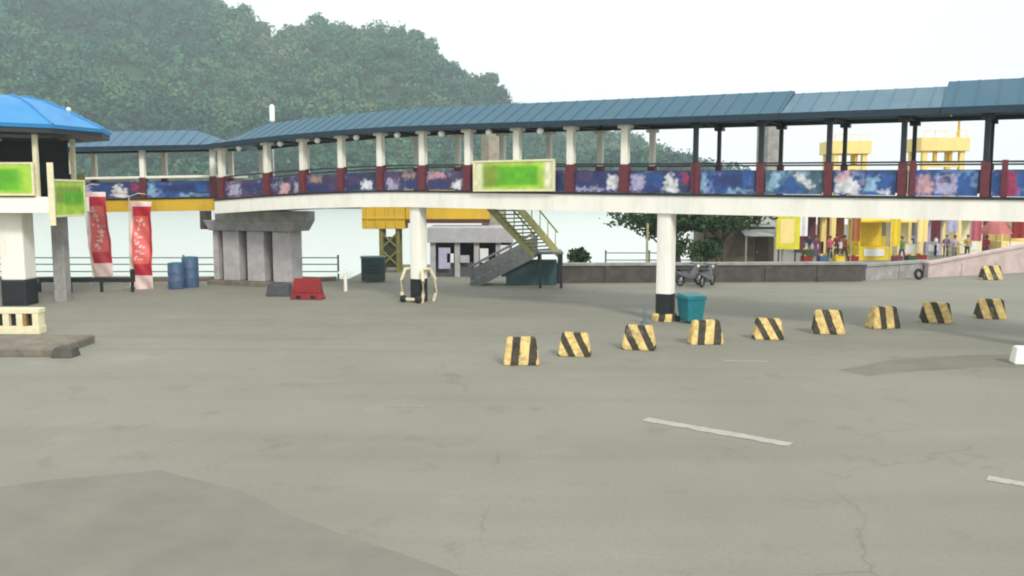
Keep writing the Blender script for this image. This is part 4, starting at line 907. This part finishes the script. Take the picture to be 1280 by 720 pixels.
for px, Y, z0, z1, wd, m, lab in [(1002,64,1.9,4.0,.8,whiteprint,'white cloth banner just right of the tall yellow sign'),(1070,63,1.6,4.1,.6,rust_m,'rust orange cloth banner at the left post of the bright yellow kiosk'),(1119,64,1.2,4.1,.7,bright_y,'bright yellow cloth banner at the right post of the yellow kiosk'),(1153,66,1.4,4.2,.8,pale_yellow,'pale yellow cloth banner between the cream and lilac kiosks'),(1190,66,2.1,4.2,.8,lilac,'lilac cloth banner above the two people in violet and lilac'),(1220,65,1.5,4.0,.7,rose,'rose cloth banner left of the red parasol'),(1272,65,1.7,4.1,.9,redplastic,'red cloth banner right of the parasol at the right edge')]:
    banner(px, Y, z0, z1, wd, m, lab)
def crate(px, Y, z, m, label):
    P = D(px, 300, Y); t = thing('crate', (P.x, Y, z), R(random.uniform(-15, 15)), label, 'crate', 'crates and boxes among the kiosks')
    mb = MB(); mb.box((-.36,-.26,0),(.36,-.22,.42), m); mb.box((-.36,.22,0),(.36,.26,.42), m); mb.box((-.36,-.219,0),(-.32,.219,.42), m); mb.box((.32,-.219,0),(.36,.219,.42), m); mb.box((-.319,-.219,.02),(.319,.219,.06), m); mb.build('body', t)
    mb = MB()
    for q in range(9): mb.ball((-.22+.22*(q%3), -.13+.13*(q//3), .38+random.uniform(0,.05)), .11, [redplastic, bright_y, olive, rust_m][(q+int(px))%4], 8, 6)
    mb.build('produce', t, 0, True)
for px, Y, z, m, lab in [(1009,65,0,redplastic,'red crate of produce left of the people, on the ground'),(1010,65,.43,dgreen,'dark green crate of produce stacked on the red crate'),(1029,65,0,bluedrum,'blue crate of produce between the person in maroon and the one in rose'),(1049,64.5,0,bright_y,'yellow crate of produce before the rust orange kiosk'),(1067,64.5,0,redplastic,'red crate of produce at the left foot of the bright yellow kiosk'),(1122,64.5,0,maroon_wall,'maroon crate of produce at the right foot of the bright yellow kiosk'),(1140,65,0,dgreen,'dark green crate of produce before the cream kiosk'),(1152,66,0,redplastic,'red crate of produce between the cream and lilac kiosks')]:
    crate(px, Y, z, m, lab)
# small tyre by the ramp wall
P = G(1150, 350); me = MB(); N1, N2 = 20, 10; rings = []
for i in range(N1+1):
    a = 2*math.pi*i/N1; rings.append([((.24+.09*math.cos(2*math.pi*k/N2))*math.cos(a), .09*math.sin(2*math.pi*k/N2), .33+(.24+.09*math.cos(2*math.pi*k/N2))*math.sin(a)) for k in range(N2)])
me.sweep(rings, rubber, False); o = me.build('tyre', None, 0, True, loc=(P.x, P.y+.1, 0)); o.rotation_euler = (R(-8), 0, R(15)); tag(o, 'black tyre leaning at the left end of the pink ramp wall', 'tyre')
# white block at right edge
P = G(1268, 456); t = thing('concrete_block', (P.x, P.y, 0), R(-12), 'white painted concrete block at the right edge of the yard', 'block')
mb = MB(); mb.hexa([(0,0,.0),(1.5,0,.0),(1.5,.55,.0),(0,.55,.0),(.08,.08,.5),(1.42,.08,.5),(1.42,.47,.5),(.08,.47,.5)], white); mb.build('body', t, .05)
for x in (.4, 1.05): mb = MB(); mb.tube([(x,.2,.48),(x,.2,.6),(x+.12,.2,.6),(x+.12,.2,.48)], .018, dark_steel, 6); mb.build('lifting_loop', t)

# motorbike in front of the quay wall
def motorbike(loc, rz, label):
    t = thing('motorbike', loc, rz, label, 'motorbike', 'motorbikes at the quay wall'); t.scale = (1.12, 1.12, 1.12)
    for x in (-.62, .62):
        mb = MB(); rings = []
        for i in range(19):
            a = 2*math.pi*i/18; rings.append([(x+(.24+.05*math.cos(2*math.pi*k/8))*math.cos(a), .05*math.sin(2*math.pi*k/8), .29+(.24+.05*math.cos(2*math.pi*k/8))*math.sin(a)) for k in range(8)])
        mb.sweep(rings, rubber, False); wl = mb.build('wheel', t, 0, True)
        mb = MB(); mb.tube([(x,-.03,.29),(x,.03,.29)], .05, chrome, 10)
        for k in range(6): a = math.pi*k/3; mb.tube([(x,0,.29),(x+.21*math.cos(a),0,.29+.21*math.sin(a))], .012, chrome, 5)
        mb.build('hub', wl)
    mb = MB(); g = mat('bike_grey', (.12,.125,.14), .4, .2, 4)
    mb.sweep([[(x, y*wd, z) for y, z in ((-1,z0),(1,z0),(.8,z1),(-.8,z1))] for x, wd, z0, z1 in ((-.85,.06,.6,.72),(-.4,.13,.42,.74),(0,.12,.3,.5),(.25,.14,.35,.75),(.42,.1,.55,.95))], g); mb.build('body', t, .02)
    mb = MB(); mb.sweep([[(x, y*wd, z) for y, z in ((-1,.74),(1,.74),(.8,z1),(-.8,z1))] for x, wd, z1 in ((-.8,.1,.86),(-.4,.14,.84),(.1,.11,.8))], black_paint); mb.build('seat', t, .02)
    tubepart('fork', t, [(.62,0,.29),(.48,0,.75),(.42,0,1.0)], .035, chrome); tubepart('handlebar', t, [(.3,-.34,1.05),(.42,-.1,1.02),(.42,.1,1.02),(.3,.34,1.05)], .02, black_paint)
    mb = MB(); mb.ball((.52,0,.92), (.09,.11,.1), globe_m); mb.build('headlight', t, 0, True)
    for y in (-.3,.3): mb = MB(); mb.tube([(.36,y,1.05),(.38,y,1.2)], .01, black_paint, 5); mb.ball((.38,y,1.24), (.02,.07,.05), black_paint, 8, 6); mb.build('mirror', t)
P = G(862, 357); motorbike((P.x, P.y, 0), R(35), 'grey motorbike by the quay wall, the one nearer the white pillar')
P = G(884, 358); motorbike((P.x, P.y, 0), R(55), 'grey motorbike by the quay wall, the one farther from the white pillar')

# ------------------------------------------------------------------ people at the berth
skin = mat('skin', (.28,.16,.10), .6, .1, 8); hair_m = mat('black_hair', (.012,.01,.01), .6, .2, 10)
def skinmesh(name, verts, edges, m, parent, sub=2, root=0):
    me = bpy.data.meshes.new(name); me.from_pydata([v[:3] for v in verts], edges, []); me.materials.append(m); o = bpy.data.objects.new(name, me); C.objects.link(o); o.parent = parent
    sk = o.modifiers.new('skin', 'SKIN'); sk.use_smooth_shade = True
    if not me.skin_vertices: 
        me.attributes.new('skin_vertices', 'FLOAT', 'POINT') if False else None
    s = o.modifiers.new('sub', 'SUBSURF'); s.levels = sub; s.render_levels = sub
    return o, me
def person(loc, rz, shirt, trousers, label, pose=0, female=False):
    t = thing('person', loc, rz, label, 'person', 'people at the ferry berth')
    def tubes(name, chains, m, n=12):
        mb = MB()
        for ch in chains: mb.tube([c[:3] for c in ch], [c[3] for c in ch], m, n)
        o = mb.build(name, t, 0, True); r = o.modifiers.new('merge', 'REMESH'); r.mode = 'VOXEL'; r.voxel_size = .022; r.use_smooth_shade = True
        s = o.modifiers.new('smooth', 'SMOOTH'); s.iterations = 5; s.factor = .5; return o
    st_ = .12 if pose == 1 else .02
    arm = lambda s: [(s*.17,0,1.40,.055),(s*.235,.0+.02*pose,1.14,.043),(s*.24,-.08-.22*(pose == 2),.93+.16*(pose == 2),.032),(s*.24,-.11-.26*(pose == 2),.86+.16*(pose == 2),.034),(s*.24,-.13-.3*(pose == 2),.77+.2*(pose == 2),.016)]
    legc = lambda s: [(s*.095,0,.90,.085),(s*.10,-s*st_-.01,.50,.06),(s*.105,-s*st_*1.6+.02,.10,.04),(s*.11,-s*st_*1.6-.02,.04,.04),(s*.115,-s*st_*1.6-.17,.03,.03)]
    tubes('body', [[(0,0,.86,.13),(0,.01,1.05,.12),(0,0,1.30,.145),(0,0,1.42,.10),(0,-.005,1.50,.055),(0,-.01,1.56,.055),(0,-.015,1.60,.085),(0,-.02,1.66,.098),(0,-.01,1.74,.07),(0,-.005,1.765,.03)], [(0,-.10,1.64,.018),(0,-.125,1.62,.014)], [(-.1,0,1.65,.02),(.1,0,1.65,.02)], arm(1), arm(-1), legc(1), legc(-1), [(-.16,0,1.40,.07),(.16,0,1.40,.07)]], skin)
    tubes('shirt', [[(0,0,.84,.155),(0,.01,1.05,.145),(0,0,1.30,.165),(0,0,1.43,.115),(0,0,1.47,.075)], [(-.17,0,1.40,.085),(.17,0,1.40,.085)], [(x,y,z,r+.02) for x,y,z,r in arm(1)[:2]], [(x,y,z,r+.02) for x,y,z,r in arm(-1)[:2]]], shirt)
    if female: tubes('skirt', [[(0,0,.95,.15),(0,0,.6,.2),(0,0,.2,.25)]], trousers)
    else: tubes('trousers', [[(0,0,.95,.14),(0,0,.86,.148)], [(x,y,z,r+.025) for x,y,z,r in legc(1)[:3]], [(x,y,z,r+.025) for x,y,z,r in legc(-1)[:3]]], trousers)
    mb = MB(); mb.ball((0,.015,1.70), (.112,.118,.105), hair_m); mb.build('hair', t, 0, True)
def cloth(n, c): return mat(n, c, .85, .2, 6)
for px, py, Y, rz, s_, tr, lab, pose, fem in [
 (1020,0,68,R(20),cloth('maroon_cloth',(.16,.04,.09)),cloth('purple_cloth',(.12,.07,.16)),'person in maroon top and purple skirt left of the yellow kiosk',0,True),
 (1038,0,67,R(-15),cloth('rose_cloth',(.48,.10,.16)),cloth('dark_cloth',(.03,.03,.05)),'person in rose red shirt beside the one in maroon',2,False),
 (1056,0,68,R(40),cloth('rust_cloth',(.36,.13,.05)),cloth('brown_cloth',(.12,.07,.04)),'person in rust orange shirt next to the yellow kiosk',1,False),
 (1183,0,69,R(-30),cloth('violet_cloth',(.16,.09,.22)),cloth('dark_cloth',(.03,.03,.05)),'person in violet shirt in front of the lilac kiosk',0,False),
 (1194,0,68,R(10),cloth('pale_lilac_cloth',(.48,.38,.50)),cloth('grey_cloth',(.2,.2,.22)),'person in pale lilac shirt right of the one in violet',2,False),
 (1012,0,70,R(-60),cloth('navy_cloth',(.02,.03,.09)),cloth('grey_cloth',(.2,.2,.22)),'person in navy shirt at the maroon kiosk',1,False),
 (1046,0,71,R(170),cloth('wine_cloth',(.22,.03,.05)),cloth('dark_cloth',(.03,.03,.05)),'person in wine red shirt seen from behind at the rust orange kiosk',0,False),
 (1128,0,66,R(25),cloth('leaf_cloth',(.10,.22,.06)),cloth('brown_cloth',(.12,.07,.04)),'person in leaf green shirt before the cream kiosk',1,False),
 (1170,0,70,R(60),cloth('white_cloth',(.7,.7,.7)),cloth('navy_cloth',(.02,.03,.09)),'person in white shirt at the lilac kiosk',2,False),
 (1210,0,69,R(-20),cloth('gold_cloth',(.55,.36,.05)),cloth('dark_cloth',(.03,.03,.05)),'person in golden yellow shirt left of the red parasol',1,False),
 (1234,0,67.5,R(10),cloth('scarlet_cloth',(.45,.03,.03)),cloth('purple_cloth',(.12,.07,.16)),'person in scarlet top and purple skirt under the red parasol',0,True)]:
    P = D(px, 300, Y); person((P.x, Y, 0), rz, s_, tr, lab, pose, fem)

# ================================================================== HAZE
hm = bpy.data.materials.new('haze_air'); hm.use_nodes = True; n = hm.node_tree; n.nodes.clear()
ho = n.nodes.new('ShaderNodeOutputMaterial'); hv = n.nodes.new('ShaderNodeVolumePrincipled'); hv.inputs['Color'].default_value = (.78, .95, .97, 1); hv.inputs['Density'].default_value = .00066; hv.inputs['Anisotropy'].default_value = .2
n.links.new(hv.outputs['Volume'], ho.inputs['Volume'])
b = MB(); b.box((-620,-60,-4.6), (620,960,225), hm); o = b.build('haze'); tag(o, 'thin pale haze in the air over the harbour and hill', 'haze', kind='stuff')
